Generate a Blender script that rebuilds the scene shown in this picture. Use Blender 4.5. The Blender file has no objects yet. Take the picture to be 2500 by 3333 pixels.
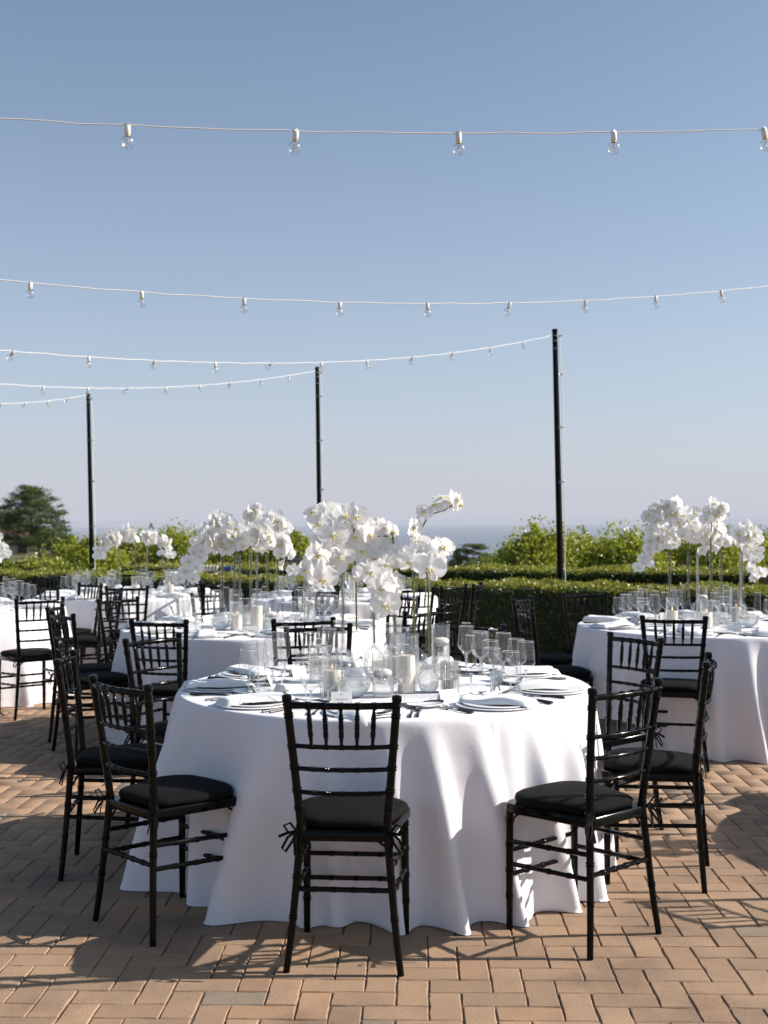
import bpy, math, random
import numpy as np
from mathutils import Vector, Matrix
R = math.radians
PI = math.pi
rnd = random.Random(7)
rng = np.random.default_rng(7)
S = bpy.context.scene
C = S.collection

# ---------------------------------------------------------------- camera
CAMZ = 1.49
cd = bpy.data.cameras.new('camera')
cam = bpy.data.objects.new('camera', cd)
C.objects.link(cam)
cd.sensor_fit = 'VERTICAL'
cd.sensor_height = 36
cd.lens = 40.69
cam.matrix_world = (Matrix.Translation((0, 0, CAMZ)) @ Matrix.Rotation(R(90.458), 4, 'X')
                    @ Matrix.Rotation(R(-0.3), 4, 'Z'))
cd.clip_end = 90000
cd.clip_start = 0.05
cd.dof.use_dof = True
cd.dof.focus_distance = 4.7
cd.dof.aperture_fstop = 4.5
S.camera = cam

# ---------------------------------------------------------------- sky, sun, exposure
SUN_EL, SUN_AZ = R(32), R(3.5)      # azimuth measured from +X towards +Y
w = bpy.data.worlds.new('World')
S.world = w
w.use_nodes = True
nt = w.node_tree
nt.nodes.clear()
sky = nt.nodes.new('ShaderNodeTexSky')
sky.sky_type = 'NISHITA'
sky.sun_disc = False
sky.sun_elevation = SUN_EL
sky.sun_rotation = R(90) - SUN_AZ
sky.altitude = 1500
sky.air_density = 0.9
sky.dust_density = 4.0
sky.ozone_density = 2.0
bg = nt.nodes.new('ShaderNodeBackground')
bg.inputs[1].default_value = 0.1
wo = nt.nodes.new('ShaderNodeOutputWorld')
hs = nt.nodes.new('ShaderNodeHueSaturation')
hs.inputs['Saturation'].default_value = 1.0
hs.inputs['Value'].default_value = 1.0
nt.links.new(sky.outputs[0], hs.inputs['Color'])
tn_ = nt.nodes.new('ShaderNodeMixRGB')
tn_.blend_type = 'MULTIPLY'
tn_.inputs[0].default_value = 1
tn_.inputs[2].default_value = (1.01, 1.10, 1.01, 1)
nt.links.new(hs.outputs[0], tn_.inputs[1])
# lavender sea haze low in the sky, thinning upwards, the same in every direction
tcw = nt.nodes.new('ShaderNodeTexCoord')
sxw = nt.nodes.new('ShaderNodeSeparateXYZ')
nt.links.new(tcw.outputs['Generated'], sxw.inputs[0])
def wmath(op, a, b=None):
    n = nt.nodes.new('ShaderNodeMath')
    n.operation = op
    if hasattr(a, 'links'): nt.links.new(a, n.inputs[0])
    else: n.inputs[0].default_value = a
    if b is not None: n.inputs[1].default_value = b
    return n.outputs[0]
zz_ = wmath('MAXIMUM', sxw.outputs['Z'], 0.0)
ex_ = wmath('EXPONENT', wmath('MULTIPLY', zz_, -1 / 0.22))
fc_ = wmath('MULTIPLY', ex_, 0.95)
mh_ = nt.nodes.new('ShaderNodeMixRGB')
mh_.inputs[2].default_value = (4.15, 4.2, 4.85, 1)
nt.links.new(fc_, mh_.inputs[0])
nt.links.new(tn_.outputs[0], mh_.inputs[1])
nt.links.new(mh_.outputs[0], bg.inputs[0])
nt.links.new(bg.outputs[0], wo.inputs[0])
sl = bpy.data.lights.new('sun', 'SUN')
sl.energy = 4.8
sl.angle = R(0.5)
sl.color = (1.0, 0.93, 0.85)
so = bpy.data.objects.new('sun', sl)
C.objects.link(so)
sdir = Vector((math.cos(SUN_EL) * math.cos(SUN_AZ), math.cos(SUN_EL) * math.sin(SUN_AZ), math.sin(SUN_EL)))
so.rotation_euler = sdir.to_track_quat('Z', 'Y').to_euler()
so.location = sdir * 40
S.view_settings.view_transform = 'Standard'
S.view_settings.look = 'None'
S.view_settings.gamma = 1
S.view_settings.exposure = 0.54
S.view_settings.use_curve_mapping = False
S.cycles.max_bounces = 14
S.cycles.transparent_max_bounces = 48
S.cycles.transmission_bounces = 10
S.cycles.glossy_bounces = 5
S.cycles.diffuse_bounces = 4
S.cycles.sample_clamp_indirect = 4
S.cycles.caustics_reflective = False
S.cycles.caustics_refractive = False
S.cycles.blur_glossy = 0.5

# ---------------------------------------------------------------- materials
def newmat(name):
    m = bpy.data.materials.new(name)
    m.use_nodes = True
    nt = m.node_tree
    b = nt.nodes['Principled BSDF']
    return m, nt, b

def N(nt, t, **kw):
    n = nt.nodes.new(t)
    for k, v in kw.items():
        if k.startswith('i_'):
            n.inputs[k[2:].replace('_', ' ')].default_value = v
        else:
            setattr(n, k, v)
    return n

def L(nt, a, b):
    nt.links.new(a, b)

def ramp(nt, stops):
    r = nt.nodes.new('ShaderNodeValToRGB')
    e = r.color_ramp.elements
    while len(e) < len(stops):
        e.new(0.5)
    for i, (p, c) in enumerate(stops):
        e[i].position = p
        e[i].color = (*c, 1)
    return r

def simple(name, col, rough=0.5, metal=0.0, bump=0.0, bscale=50, var=0.0, **kw):
    m, nt, b = newmat(name)
    b.inputs['Base Color'].default_value = (*col, 1)
    b.inputs['Roughness'].default_value = rough
    b.inputs['Metallic'].default_value = metal
    for k, v in kw.items():
        b.inputs[k.replace('_', ' ')].default_value = v
    if bump or var:
        tc = N(nt, 'ShaderNodeTexCoord')
        no = N(nt, 'ShaderNodeTexNoise', i_Scale=bscale, i_Detail=4.0)
        L(nt, tc.outputs['Object'], no.inputs['Vector'])
        if bump:
            bp = N(nt, 'ShaderNodeBump', i_Strength=bump, i_Distance=0.002)
            L(nt, no.outputs['Fac'], bp.inputs['Height'])
            L(nt, bp.outputs[0], b.inputs['Normal'])
        if var:
            n2 = N(nt, 'ShaderNodeTexNoise', i_Scale=bscale * .2, i_Detail=3.0)
            L(nt, tc.outputs['Object'], n2.inputs['Vector'])
            rp = ramp(nt, [(0.3, tuple(c * (1 - var) for c in col)), (0.7, tuple(min(1, c * (1 + var)) for c in col))])
            L(nt, n2.outputs['Fac'], rp.inputs[0])
            L(nt, rp.outputs[0], b.inputs['Base Color'])
    return m

M = {}
M['black'] = simple('black_lacquer', (0.003, 0.0032, 0.003), 0.13, bump=0.03, bscale=60, Specular_IOR_Level=0.15)
M['pad'] = simple('black_cushion_fabric', (0.0045, 0.0042, 0.004), 0.9, bump=0.35, bscale=900, var=0.12, Specular_IOR_Level=0.15)
M['post'] = simple('black_post_metal', (0.003, 0.0035, 0.003), 0.6, Specular_IOR_Level=0.1)
M['cord'] = simple('white_cord', (0.80, 0.77, 0.74), 0.5)
M['socket'] = simple('white_socket_plastic', (0.78, 0.74, 0.70), 0.45)
M['brass'] = simple('brass', (0.6, 0.42, 0.15), 0.3, 1.0)
M['wire'] = simple('filament_wire', (0.75, 0.6, 0.55), 0.3, 0.6)
M['porcelain'] = simple('porcelain', (0.86, 0.85, 0.84), 0.15, var=0.02)
M['charger'] = simple('frosted_charger', (0.84, 0.83, 0.83), 0.12)
M['rim'] = simple('glass_rim_glint', (0.80, 0.80, 0.79), 0.1, Alpha=0.75)  # whitish colour stands in for the glint along glass rims
M['napkin'] = simple('napkin_linen', (0.83, 0.82, 0.82), 0.9, bump=0.4, bscale=500, Sheen_Weight=0.2)
M['card'] = simple('white_card', (0.82, 0.81, 0.78), 0.8)
M['steel'] = simple('steel', (0.55, 0.54, 0.53), 0.22, 1.0)
M['handle'] = simple('dark_handle', (0.018, 0.018, 0.019), 0.4)
M['wax'] = simple('ivory_wax', (0.86, 0.81, 0.72), 0.5, Subsurface_Weight=0.25, Subsurface_Scale=0.02)
M['waxw'] = simple('white_wax', (0.84, 0.82, 0.78), 0.45, Subsurface_Weight=0.25, Subsurface_Scale=0.02)
M['stem'] = simple('orchid_stem', (0.12, 0.125, 0.035), 0.5, var=0.35, bscale=120)
M['lip'] = simple('orchid_lip', (0.85, 0.66, 0.22), 0.5, var=0.35, bscale=300)
M['wood'] = simple('table_wood', (0.35, 0.25, 0.16), 0.6)
M['metal'] = simple('leg_metal', (0.3, 0.3, 0.3), 0.4, 1.0)
M['bark'] = simple('bark', (0.10, 0.07, 0.05), 0.9, bump=0.5, bscale=20, var=0.3)
M['stucco'] = simple('stucco', (0.52, 0.40, 0.31), 0.9, var=0.1, bscale=8)
M['bronze'] = simple('silver_bucket', (0.6, 0.58, 0.52), 0.25, 1.0, bump=.3, bscale=30)
M['core'] = simple('foliage_shade', (0.010, 0.018, 0.005), 0.9)  # near-black green stands in for the shadow inside foliage
M['blue'] = simple('blue_label', (0.015, 0.07, 0.25), 0.4)
M['foil'] = simple('cream_foil', (0.62, 0.56, 0.46), 0.4)
M['bottle'] = simple('dark_bottle', (0.01, 0.02, 0.01), 0.1)
M['soil'] = simple('soil', (0.085, 0.062, 0.04), 0.95, bump=0.5, bscale=10, var=0.3)
M['signframe'] = simple('sign_frame', (0.20, 0.18, 0.155), 0.7)

def thin_glass(name, tint=(0.98, 0.982, 0.982), edge=(0.50, 0.50, 0.49), ribs=0, refl=0.055):
    m, nt, b = newmat(name)
    nt.nodes.remove(b)
    out = nt.nodes['Material Output']
    lw = N(nt, 'ShaderNodeLayerWeight', i_Blend=0.5)
    cr = ramp(nt, [(0.0, tint), (0.70, tint), (0.9, edge), (1.0, edge)])
    L(nt, lw.outputs['Facing'], cr.inputs[0])
    tr = N(nt, 'ShaderNodeBsdfTransparent')
    L(nt, cr.outputs[0], tr.inputs[0])
    gl = N(nt, 'ShaderNodeBsdfGlossy', i_Roughness=0.08)
    gl.inputs['Color'].default_value = (1, 1, 1, 1)
    fr = N(nt, 'ShaderNodeMath', operation='POWER')
    fr.inputs[1].default_value = 4.0
    L(nt, lw.outputs['Facing'], fr.inputs[0])
    mu = N(nt, 'ShaderNodeMath', operation='MULTIPLY_ADD')
    mu.inputs[1].default_value = 0.9
    mu.inputs[2].default_value = refl
    mu.use_clamp = True
    L(nt, fr.outputs[0], mu.inputs[0])
    if ribs:
        tc = N(nt, 'ShaderNodeTexCoord')
        gr = N(nt, 'ShaderNodeTexGradient', gradient_type='RADIAL')
        L(nt, tc.outputs['Object'], gr.inputs[0])
        m1 = N(nt, 'ShaderNodeMath', operation='MULTIPLY'); m1.inputs[1].default_value = ribs * 2 * PI
        m2 = N(nt, 'ShaderNodeMath', operation='SINE')
        L(nt, gr.outputs['Fac'], m1.inputs[0]); L(nt, m1.outputs[0], m2.inputs[0])
        bp = N(nt, 'ShaderNodeBump', i_Strength=1.0, i_Distance=0.0025)
        L(nt, m2.outputs[0], bp.inputs['Height'])
        for n in (gl, lw):
            L(nt, bp.outputs[0], n.inputs['Normal'])
    mx = N(nt, 'ShaderNodeMixShader')
    L(nt, mu.outputs[0], mx.inputs[0]); L(nt, tr.outputs[0], mx.inputs[1]); L(nt, gl.outputs[0], mx.inputs[2])
    L(nt, mx.outputs[0], out.inputs[0])
    return m
M['glass'] = thin_glass('clear_glass')
M['tube'] = thin_glass('vase_tube_glass', (0.985, 0.985, 0.98), (0.46, 0.47, 0.45))
M['bulbglass'] = thin_glass('bulb_glass', (0.97, 0.97, 0.97), (0.55, 0.55, 0.56), 0, 0.13)
M['ribbed'] = thin_glass('ribbed_glass', (0.90, 0.90, 0.89), (0.6, 0.6, 0.6), 30)

def solid_glass(name, ior, mixf):
    m, nt, b = newmat(name)
    nt.nodes.remove(b)
    out = nt.nodes['Material Output']
    g = N(nt, 'ShaderNodeBsdfGlass', i_IOR=ior, i_Roughness=0.0)
    g.inputs['Color'].default_value = (0.98, 0.99, 0.99, 1)
    t = N(nt, 'ShaderNodeBsdfTransparent')
    t.inputs[0].default_value = (0.95, 0.96, 0.96, 1)
    mx = N(nt, 'ShaderNodeMixShader')
    mx.inputs[0].default_value = mixf
    L(nt, t.outputs[0], mx.inputs[1]); L(nt, g.outputs[0], mx.inputs[2]); L(nt, mx.outputs[0], out.inputs[0])
    return m
M['water'] = solid_glass('vase_water', 1.33, 0.6)
M['stemglass'] = solid_glass('solid_stem_glass', 1.45, 0.55)

def flame_mat():
    m, nt, b = newmat('candle_flame')
    b.inputs['Base Color'].default_value = (1, .5, .2, 1)
    b.inputs['Emission Color'].default_value = (1, .45, .12, 1)
    b.inputs['Emission Strength'].default_value = 2.0
    return m
M['flame'] = flame_mat()

def petal_mat():
    m, nt, b = newmat('orchid_petal')
    nt.nodes.remove(b)
    out = nt.nodes['Material Output']
    tc = N(nt, 'ShaderNodeTexCoord')
    no = N(nt, 'ShaderNodeTexNoise', i_Scale=90.0, i_Detail=3.0)
    L(nt, tc.outputs['Object'], no.inputs[0])
    bp = N(nt, 'ShaderNodeBump', i_Strength=0.25, i_Distance=0.002)
    L(nt, no.outputs['Fac'], bp.inputs['Height'])
    d = N(nt, 'ShaderNodeBsdfDiffuse'); d.inputs[0].default_value = (0.90, 0.89, 0.885, 1)
    t = N(nt, 'ShaderNodeBsdfTranslucent'); t.inputs[0].default_value = (0.97, 0.955, 0.94, 1)
    g = N(nt, 'ShaderNodeBsdfGlossy', i_Roughness=0.35)
    for n in (d, t, g):
        L(nt, bp.outputs[0], n.inputs['Normal'])
    mx = N(nt, 'ShaderNodeMixShader'); mx.inputs[0].default_value = 0.58
    L(nt, d.outputs[0], mx.inputs[1]); L(nt, t.outputs[0], mx.inputs[2])
    m2 = N(nt, 'ShaderNodeMixShader'); m2.inputs[0].default_value = 0.04
    L(nt, mx.outputs[0], m2.inputs[1]); L(nt, g.outputs[0], m2.inputs[2])
    L(nt, m2.outputs[0], out.inputs[0])
    return m
M['petal'] = petal_mat()

def cloth_mat():
    m, nt, b = newmat('white_tablecloth')
    b.inputs['Base Color'].default_value = (0.80, 0.78, 0.81, 1)
    b.inputs['Roughness'].default_value = 0.85
    b.inputs['Sheen Weight'].default_value = 0.15
    tc = N(nt, 'ShaderNodeTexCoord')
    mp = N(nt, 'ShaderNodeMapping'); mp.inputs['Scale'].default_value = (1, 1, 1)
    L(nt, tc.outputs['Object'], mp.inputs[0])
    a = N(nt, 'ShaderNodeTexNoise', i_Scale=7.0, i_Detail=4.0, i_Roughness=0.55)
    f = N(nt, 'ShaderNodeTexNoise', i_Scale=420.0, i_Detail=2.0)
    L(nt, mp.outputs[0], a.inputs[0]); L(nt, mp.outputs[0], f.inputs[0])
    b1 = N(nt, 'ShaderNodeBump', i_Strength=0.22, i_Distance=0.02)
    b2 = N(nt, 'ShaderNodeBump', i_Strength=0.5, i_Distance=0.001)
    sx = N(nt, 'ShaderNodeSeparateXYZ')
    L(nt, tc.outputs['Object'], sx.inputs[0])
    prev = None
    for ax, of in (('X', 0.21), ('Y', 0.33)):
        a1 = N(nt, 'ShaderNodeMath', operation='ADD'); a1.inputs[1].default_value = of + 6.2
        m1 = N(nt, 'ShaderNodeMath', operation='PINGPONG'); m1.inputs[1].default_value = 0.31
        d1 = N(nt, 'ShaderNodeMath', operation='LESS_THAN'); d1.inputs[1].default_value = 0.0035
        r1_ = ramp(nt, [(0.0, (1, 1, 1)), (0.022, (0, 0, 0))])
        L(nt, sx.outputs[ax], a1.inputs[0]); L(nt, a1.outputs[0], m1.inputs[0]); L(nt, m1.outputs[0], r1_.inputs[0])
        if prev is None:
            prev = r1_.outputs[0]
        else:
            mm_ = N(nt, 'ShaderNodeMath', operation='MAXIMUM')
            L(nt, prev, mm_.inputs[0]); L(nt, r1_.outputs[0], mm_.inputs[1]); prev = mm_.outputs[0]
    bc = N(nt, 'ShaderNodeBump', i_Strength=0.45, i_Distance=0.0035)
    L(nt, prev, bc.inputs['Height'])
    L(nt, bc.outputs[0], b1.inputs['Normal'])
    L(nt, a.outputs['Fac'], b1.inputs['Height']); L(nt, f.outputs['Fac'], b2.inputs['Height'])
    L(nt, b1.outputs[0], b2.inputs['Normal']); L(nt, b2.outputs[0], b.inputs['Normal'])
    return m
M['cloth'] = cloth_mat()

def brick_mat():
    m, nt, b = newmat('clay_paver')
    tc = N(nt, 'ShaderNodeTexCoord')
    geo = N(nt, 'ShaderNodeNewGeometry')
    oi = N(nt, 'ShaderNodeObjectInfo')
    at = N(nt, 'ShaderNodeAttribute', attribute_name='tone')
    ad = N(nt, 'ShaderNodeMath', operation='ADD')
    L(nt, oi.outputs['Random'], ad.inputs[0]); L(nt, at.outputs['Fac'], ad.inputs[1])
    fr = N(nt, 'ShaderNodeMath', operation='FRACT')
    L(nt, ad.outputs[0], fr.inputs[0])
    base = ramp(nt, [(0.0, (0.245, 0.195, 0.145)), (0.010, (0.245, 0.195, 0.145)), (0.022, (0.29, 0.192, 0.122)), (0.3, (0.32, 0.21, 0.132)),
                     (0.55, (0.345, 0.227, 0.143)), (0.8, (0.365, 0.238, 0.149)), (0.93, (0.38, 0.228, 0.134)), (0.985, (0.275, 0.185, 0.122))])
    L(nt, fr.outputs[0], base.inputs[0])
    # grain, pits and stains in world space
    n1 = N(nt, 'ShaderNodeTexNoise', i_Scale=5.0, i_Detail=5.0)
    n2 = N(nt, 'ShaderNodeTexNoise', i_Scale=160.0, i_Detail=4.0, i_Roughness=0.7)
    n3 = N(nt, 'ShaderNodeTexVoronoi', i_Scale=120.0)
    for n in (n1, n2, n3):
        L(nt, geo.outputs['Position'], n.inputs['Vector'])
    r1 = ramp(nt, [(0.3, (0.84, 0.84, 0.86)), (0.7, (1.1, 1.08, 1.04))])
    L(nt, n1.outputs['Fac'], r1.inputs[0])
    mu = N(nt, 'ShaderNodeMixRGB', blend_type='MULTIPLY'); mu.inputs[0].default_value = 1
    L(nt, base.outputs[0], mu.inputs[1]); L(nt, r1.outputs[0], mu.inputs[2])
    r2 = ramp(nt, [(0.3, (0.62, 0.62, 0.62)), (0.48, (0.98, 0.98, 0.98)), (0.72, (1.22, 1.22, 1.22))])
    L(nt, n2.outputs['Fac'], r2.inputs[0])
    mu2 = N(nt, 'ShaderNodeMixRGB', blend_type='MULTIPLY'); mu2.inputs[0].default_value = 1
    L(nt, mu.outputs[0], mu2.inputs[1]); L(nt, r2.outputs[0], mu2.inputs[2])
    # stains and scuffs
    n5 = N(nt, 'ShaderNodeTexNoise', i_Scale=1.7, i_Detail=7.0, i_Roughness=0.65)
    L(nt, geo.outputs['Position'], n5.inputs['Vector'])
    r5 = ramp(nt, [(0.36, (0.74, 0.74, 0.76)), (0.48, (1, 1, 1)), (0.66, (1.06, 1.05, 1.03))])
    L(nt, n5.outputs['Fac'], r5.inputs[0])
    mu5 = N(nt, 'ShaderNodeMixRGB', blend_type='MULTIPLY'); mu5.inputs[0].default_value = 1
    L(nt, mu2.outputs[0], mu5.inputs[1]); L(nt, r5.outputs[0], mu5.inputs[2])
    mu2 = mu5
    # pits
    n4 = N(nt, 'ShaderNodeTexNoise', i_Scale=75.0, i_Detail=2.0)
    L(nt, geo.outputs['Position'], n4.inputs['Vector'])
    pr = ramp(nt, [(0.0, (0.35, 0.35, 0.35)), (0.16, (1, 1, 1))])
    pa = N(nt, 'ShaderNodeMath', operation='ADD')
    ml = N(nt, 'ShaderNodeMath', operation='MULTIPLY'); ml.inputs[1].default_value = 0.8
    L(nt, n4.outputs['Fac'], ml.inputs[0])
    L(nt, n3.outputs['Distance'], pa.inputs[0]); L(nt, ml.outputs[0], pa.inputs[1])
    sb = N(nt, 'ShaderNodeMath', operation='SUBTRACT'); sb.inputs[1].default_value = 0.36
    L(nt, pa.outputs[0], sb.inputs[0]); L(nt, sb.outputs[0], pr.inputs[0])
    mu3 = N(nt, 'ShaderNodeMixRGB', blend_type='MULTIPLY'); mu3.inputs[0].default_value = 0.85
    L(nt, mu2.outputs[0], mu3.inputs[1]); L(nt, pr.outputs[0], mu3.inputs[2])
    L(nt, mu3.outputs[0], b.inputs['Base Color'])
    b.inputs['Roughness'].default_value = 0.85
    b1 = N(nt, 'ShaderNodeBump', i_Strength=0.6, i_Distance=0.0015)
    L(nt, n2.outputs['Fac'], b1.inputs['Height'])
    b2 = N(nt, 'ShaderNodeBump', i_Strength=0.6, i_Distance=0.002)
    L(nt, pr.outputs[0], b2.inputs['Height']); L(nt, b1.outputs[0], b2.inputs['Normal'])
    L(nt, b2.outputs[0], b.inputs['Normal'])
    return m
M['brick'] = brick_mat()
M['joint'] = simple('joint_sand', (0.14, 0.10, 0.072), 0.95, bump=0.6, bscale=150, var=0.25)

def leaf_mat(name, stops, trans=0.35, gloss=0.12):
    m, nt, b = newmat(name)
    nt.nodes.remove(b)
    out = nt.nodes['Material Output']
    at = N(nt, 'ShaderNodeAttribute', attribute_name='tone')
    r = ramp(nt, stops)
    L(nt, at.outputs['Fac'], r.inputs[0])
    d = N(nt, 'ShaderNodeBsdfDiffuse'); t = N(nt, 'ShaderNodeBsdfTranslucent')
    g = N(nt, 'ShaderNodeBsdfGlossy', i_Roughness=0.42)
    g.inputs[0].default_value = (1, 1, 1, 1)
    br = N(nt, 'ShaderNodeMixRGB', blend_type='MULTIPLY'); br.inputs[0].default_value = 1
    br.inputs[2].default_value = (1.3, 1.35, 0.7, 1)
    L(nt, r.outputs[0], br.inputs[1])
    L(nt, r.outputs[0], d.inputs[0]); L(nt, br.outputs[0], t.inputs[0])
    mx = N(nt, 'ShaderNodeMixShader'); mx.inputs[0].default_value = trans
    L(nt, d.outputs[0], mx.inputs[1]); L(nt, t.outputs[0], mx.inputs[2])
    fr = N(nt, 'ShaderNodeLayerWeight', i_Blend=0.5)
    mu = N(nt, 'ShaderNodeMath', operation='MULTIPLY_ADD'); mu.inputs[1].default_value = gloss * .6; mu.inputs[2].default_value = .015
    L(nt, fr.outputs['Facing'], mu.inputs[0])
    m2 = N(nt, 'ShaderNodeMixShader')
    L(nt, mu.outputs[0], m2.inputs[0])
    L(nt, mx.outputs[0], m2.inputs[1]); L(nt, g.outputs[0], m2.inputs[2])
    L(nt, m2.outputs[0], out.inputs[0])
    return m
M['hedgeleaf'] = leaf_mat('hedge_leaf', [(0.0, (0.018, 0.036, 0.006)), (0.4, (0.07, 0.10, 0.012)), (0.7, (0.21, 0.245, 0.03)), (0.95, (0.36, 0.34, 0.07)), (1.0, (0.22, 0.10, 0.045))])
M['shrubleaf'] = leaf_mat('shrub_leaf', [(0.0, (0.06, 0.11, 0.012)), (0.5, (0.28, 0.31, 0.04)), (0.9, (0.50, 0.47, 0.08)), (1.0, (0.52, 0.38, 0.08))], 0.45)
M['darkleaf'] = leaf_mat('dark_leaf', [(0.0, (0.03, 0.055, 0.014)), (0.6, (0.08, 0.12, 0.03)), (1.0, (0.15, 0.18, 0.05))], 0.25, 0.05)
M['oliveleaf'] = leaf_mat('grey_green_leaf', [(0.0, (0.06, 0.08, 0.035)), (1.0, (0.17, 0.19, 0.09))], 0.25, 0.05)

# ---------------------------------------------------------------- mesh helpers
class MB:
    def __init__(s):
        s.v = []; s.f = []; s.m = []
    def add(s, vs, fs, mi=0):
        o = len(s.v)
        s.v += [tuple(v) for v in vs]
        s.f += [tuple(i + o for i in f) for f in fs]
        s.m += [mi] * len(fs)
        return s
    def box(s, c, d, rot=None, bev=0.0, mi=0):
        x, y, z = d[0] / 2, d[1] / 2, d[2] / 2
        vs = [Vector(p) for p in ((-x, -y, -z), (x, -y, -z), (x, y, -z), (-x, y, -z), (-x, -y, z), (x, -y, z), (x, y, z), (-x, y, z))]
        if rot is not None:
            vs = [rot @ v for v in vs]
        c = Vector(c)
        return s.add([v + c for v in vs], [(3, 2, 1, 0), (4, 5, 6, 7), (0, 1, 5, 4), (1, 2, 6, 5), (2, 3, 7, 6), (3, 0, 4, 7)], mi)
    def lathe(s, prof, seg=16, mat=None, cap0=True, cap1=True, mi=0):
        vs = []
        for r, z in prof:
            for k in range(seg):
                a = 2 * PI * k / seg
                p = Vector((r * math.cos(a), r * math.sin(a), z))
                vs.append(mat @ p if mat is not None else p)
        fs = []
        for i in range(len(prof) - 1):
            for k in range(seg):
                a, b = i * seg + k, i * seg + (k + 1) % seg
                fs.append((a, b, b + seg, a + seg))
        if cap0:
            fs.append(tuple(range(seg - 1, -1, -1)))
        if cap1:
            fs.append(tuple((len(prof) - 1) * seg + k for k in range(seg)))
        return s.add(vs, fs, mi)
    def tube(s, path, rad, seg=10, mi=0, cap=True):
        path = [Vector(p) for p in path]
        n = len(path)
        if not hasattr(rad, '__len__'):
            rad = [rad] * n
        t0 = (path[1] - path[0]).normalized()
        up = Vector((0, 0, 1)) if abs(t0.z) < 0.9 else Vector((1, 0, 0))
        u = t0.cross(up).normalized()
        vs = []
        for i, p in enumerate(path):
            t = (path[min(i + 1, n - 1)] - path[max(i - 1, 0)]).normalized()
            u = (u - t * u.dot(t)).normalized()
            v = t.cross(u)
            for k in range(seg):
                a = 2 * PI * k / seg
                vs.append(p + (u * math.cos(a) + v * math.sin(a)) * rad[i])
        fs = []
        for i in range(n - 1):
            for k in range(seg):
                a, b = i * seg + k, i * seg + (k + 1) % seg
                fs.append((a, b, b + seg, a + seg))
        if cap:
            fs.append(tuple(range(seg - 1, -1, -1)))
            fs.append(tuple((n - 1) * seg + k for k in range(seg)))
        return s.add(vs, fs, mi)
    def mesh(s, name, mats, smooth=True, angle=40):
        me = bpy.data.meshes.new(name)
        me.from_pydata(s.v, [], s.f)
        if not isinstance(mats, (list, tuple)):
            mats = [mats]
        for m in mats:
            me.materials.append(M[m] if isinstance(m, str) else m)
        if len(mats) > 1:
            me.polygons.foreach_set('material_index', s.m)
        if smooth:
            me.polygons.foreach_set('use_smooth', [True] * len(me.polygons))
            me.set_sharp_from_angle(angle=R(angle))
        me.update()
        return me

def link(name, me, parent=None, mat=None):
    o = bpy.data.objects.new(name, me)
    C.objects.link(o)
    if parent is not None:
        o.parent = parent
    if mat is not None:
        o.matrix_local = mat
    return o

def tag(o, label=None, cat=None, group=None, kind=None):
    if label: o['label'] = label
    if cat: o['category'] = cat
    if group: o['group'] = group
    if kind: o['kind'] = kind
    return o

def thing(name, label, cat, loc=(0, 0, 0), rz=0.0, group=None):
    o = bpy.data.objects.new(name, None)
    o.empty_display_size = 0.05
    C.objects.link(o)
    o.location = loc
    o.rotation_euler = (0, 0, rz)
    return tag(o, label, cat, group)

class Proto:
    """a kind of thing: its parts as (name, mesh, matrix, children)"""
    def __init__(s, name, parts):
        s.name = name; s.parts = parts
    def place(s, label, cat, loc, rz=0.0, group=None, rot=None):
        r = thing(s.name, label, cat, loc, rz, group)
        if rot is not None:
            r.rotation_euler = rot
        for p in s.parts:
            o = link(p[0], p[1], r, p[2] if len(p) > 2 else None)
            for q in (p[3] if len(p) > 3 else ()):
                link(q[0], q[1], o, q[2] if len(q) > 2 else None)
        return r

def np_mesh(name, V, F4, mats, tone=None, smooth=False):
    me = bpy.data.meshes.new(name)
    nv, nf = len(V), len(F4)
    k = F4.shape[1]
    me.vertices.add(nv)
    me.vertices.foreach_set('co', V.astype(np.float32).ravel())
    me.loops.add(nf * k)
    me.loops.foreach_set('vertex_index', F4.astype(np.int32).ravel())
    me.polygons.add(nf)
    me.polygons.foreach_set('loop_start', (np.arange(nf) * k).astype(np.int32))
    me.polygons.foreach_set('loop_total', np.full(nf, k, np.int32))
    if not isinstance(mats, (list, tuple)):
        mats = [mats]
    for m in mats:
        me.materials.append(M[m])
    me.update(calc_edges=True)
    if tone is not None:
        a = me.attributes.new('tone', 'FLOAT', 'FACE')
        a.data.foreach_set('value', tone.astype(np.float32))
    if smooth:
        me.polygons.foreach_set('use_smooth', np.ones(nf, bool))
    return me

def leaves(P, size, tone, up=0.35, aspect=0.55, nrm=None):
    """one folded diamond leaf per point"""
    n = len(P)
    d = rng.normal(size=(n, 3)); d[:, 2] += up
    if nrm is not None:
        d += nrm * 0.8
    d /= np.linalg.norm(d, axis=1)[:, None]
    q = rng.normal(size=(n, 3))
    sd = np.cross(d, q); sd /= np.linalg.norm(sd, axis=1)[:, None]
    s = size * rng.uniform(0.65, 1.3, n)
    s = s[:, None]
    V = np.stack([P - d * s * .5, P + sd * s * aspect * .5, P + d * s * .5, P - sd * s * aspect * .5], 1).reshape(-1, 3)
    F = np.arange(n * 4).reshape(n, 4)
    return V, F, tone

# ================================================================ SETTING
# ---- sea and terrain
def sheet(name, xs, ys, zf, mat, kind='structure'):
    X, Y = np.meshgrid(xs, ys)
    Z = zf(X, Y)
    V = np.stack([X, Y, Z], -1).reshape(-1, 3)
    nx, ny = len(xs), len(ys)
    i = np.arange(nx * ny).reshape(ny, nx)
    F = np.stack([i[:-1, :-1], i[:-1, 1:], i[1:, 1:], i[1:, :-1]], -1).reshape(-1, 4)
    o = link(name, np_mesh(name, V, F, mat, smooth=True))
    return tag(o, kind=kind)

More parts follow.
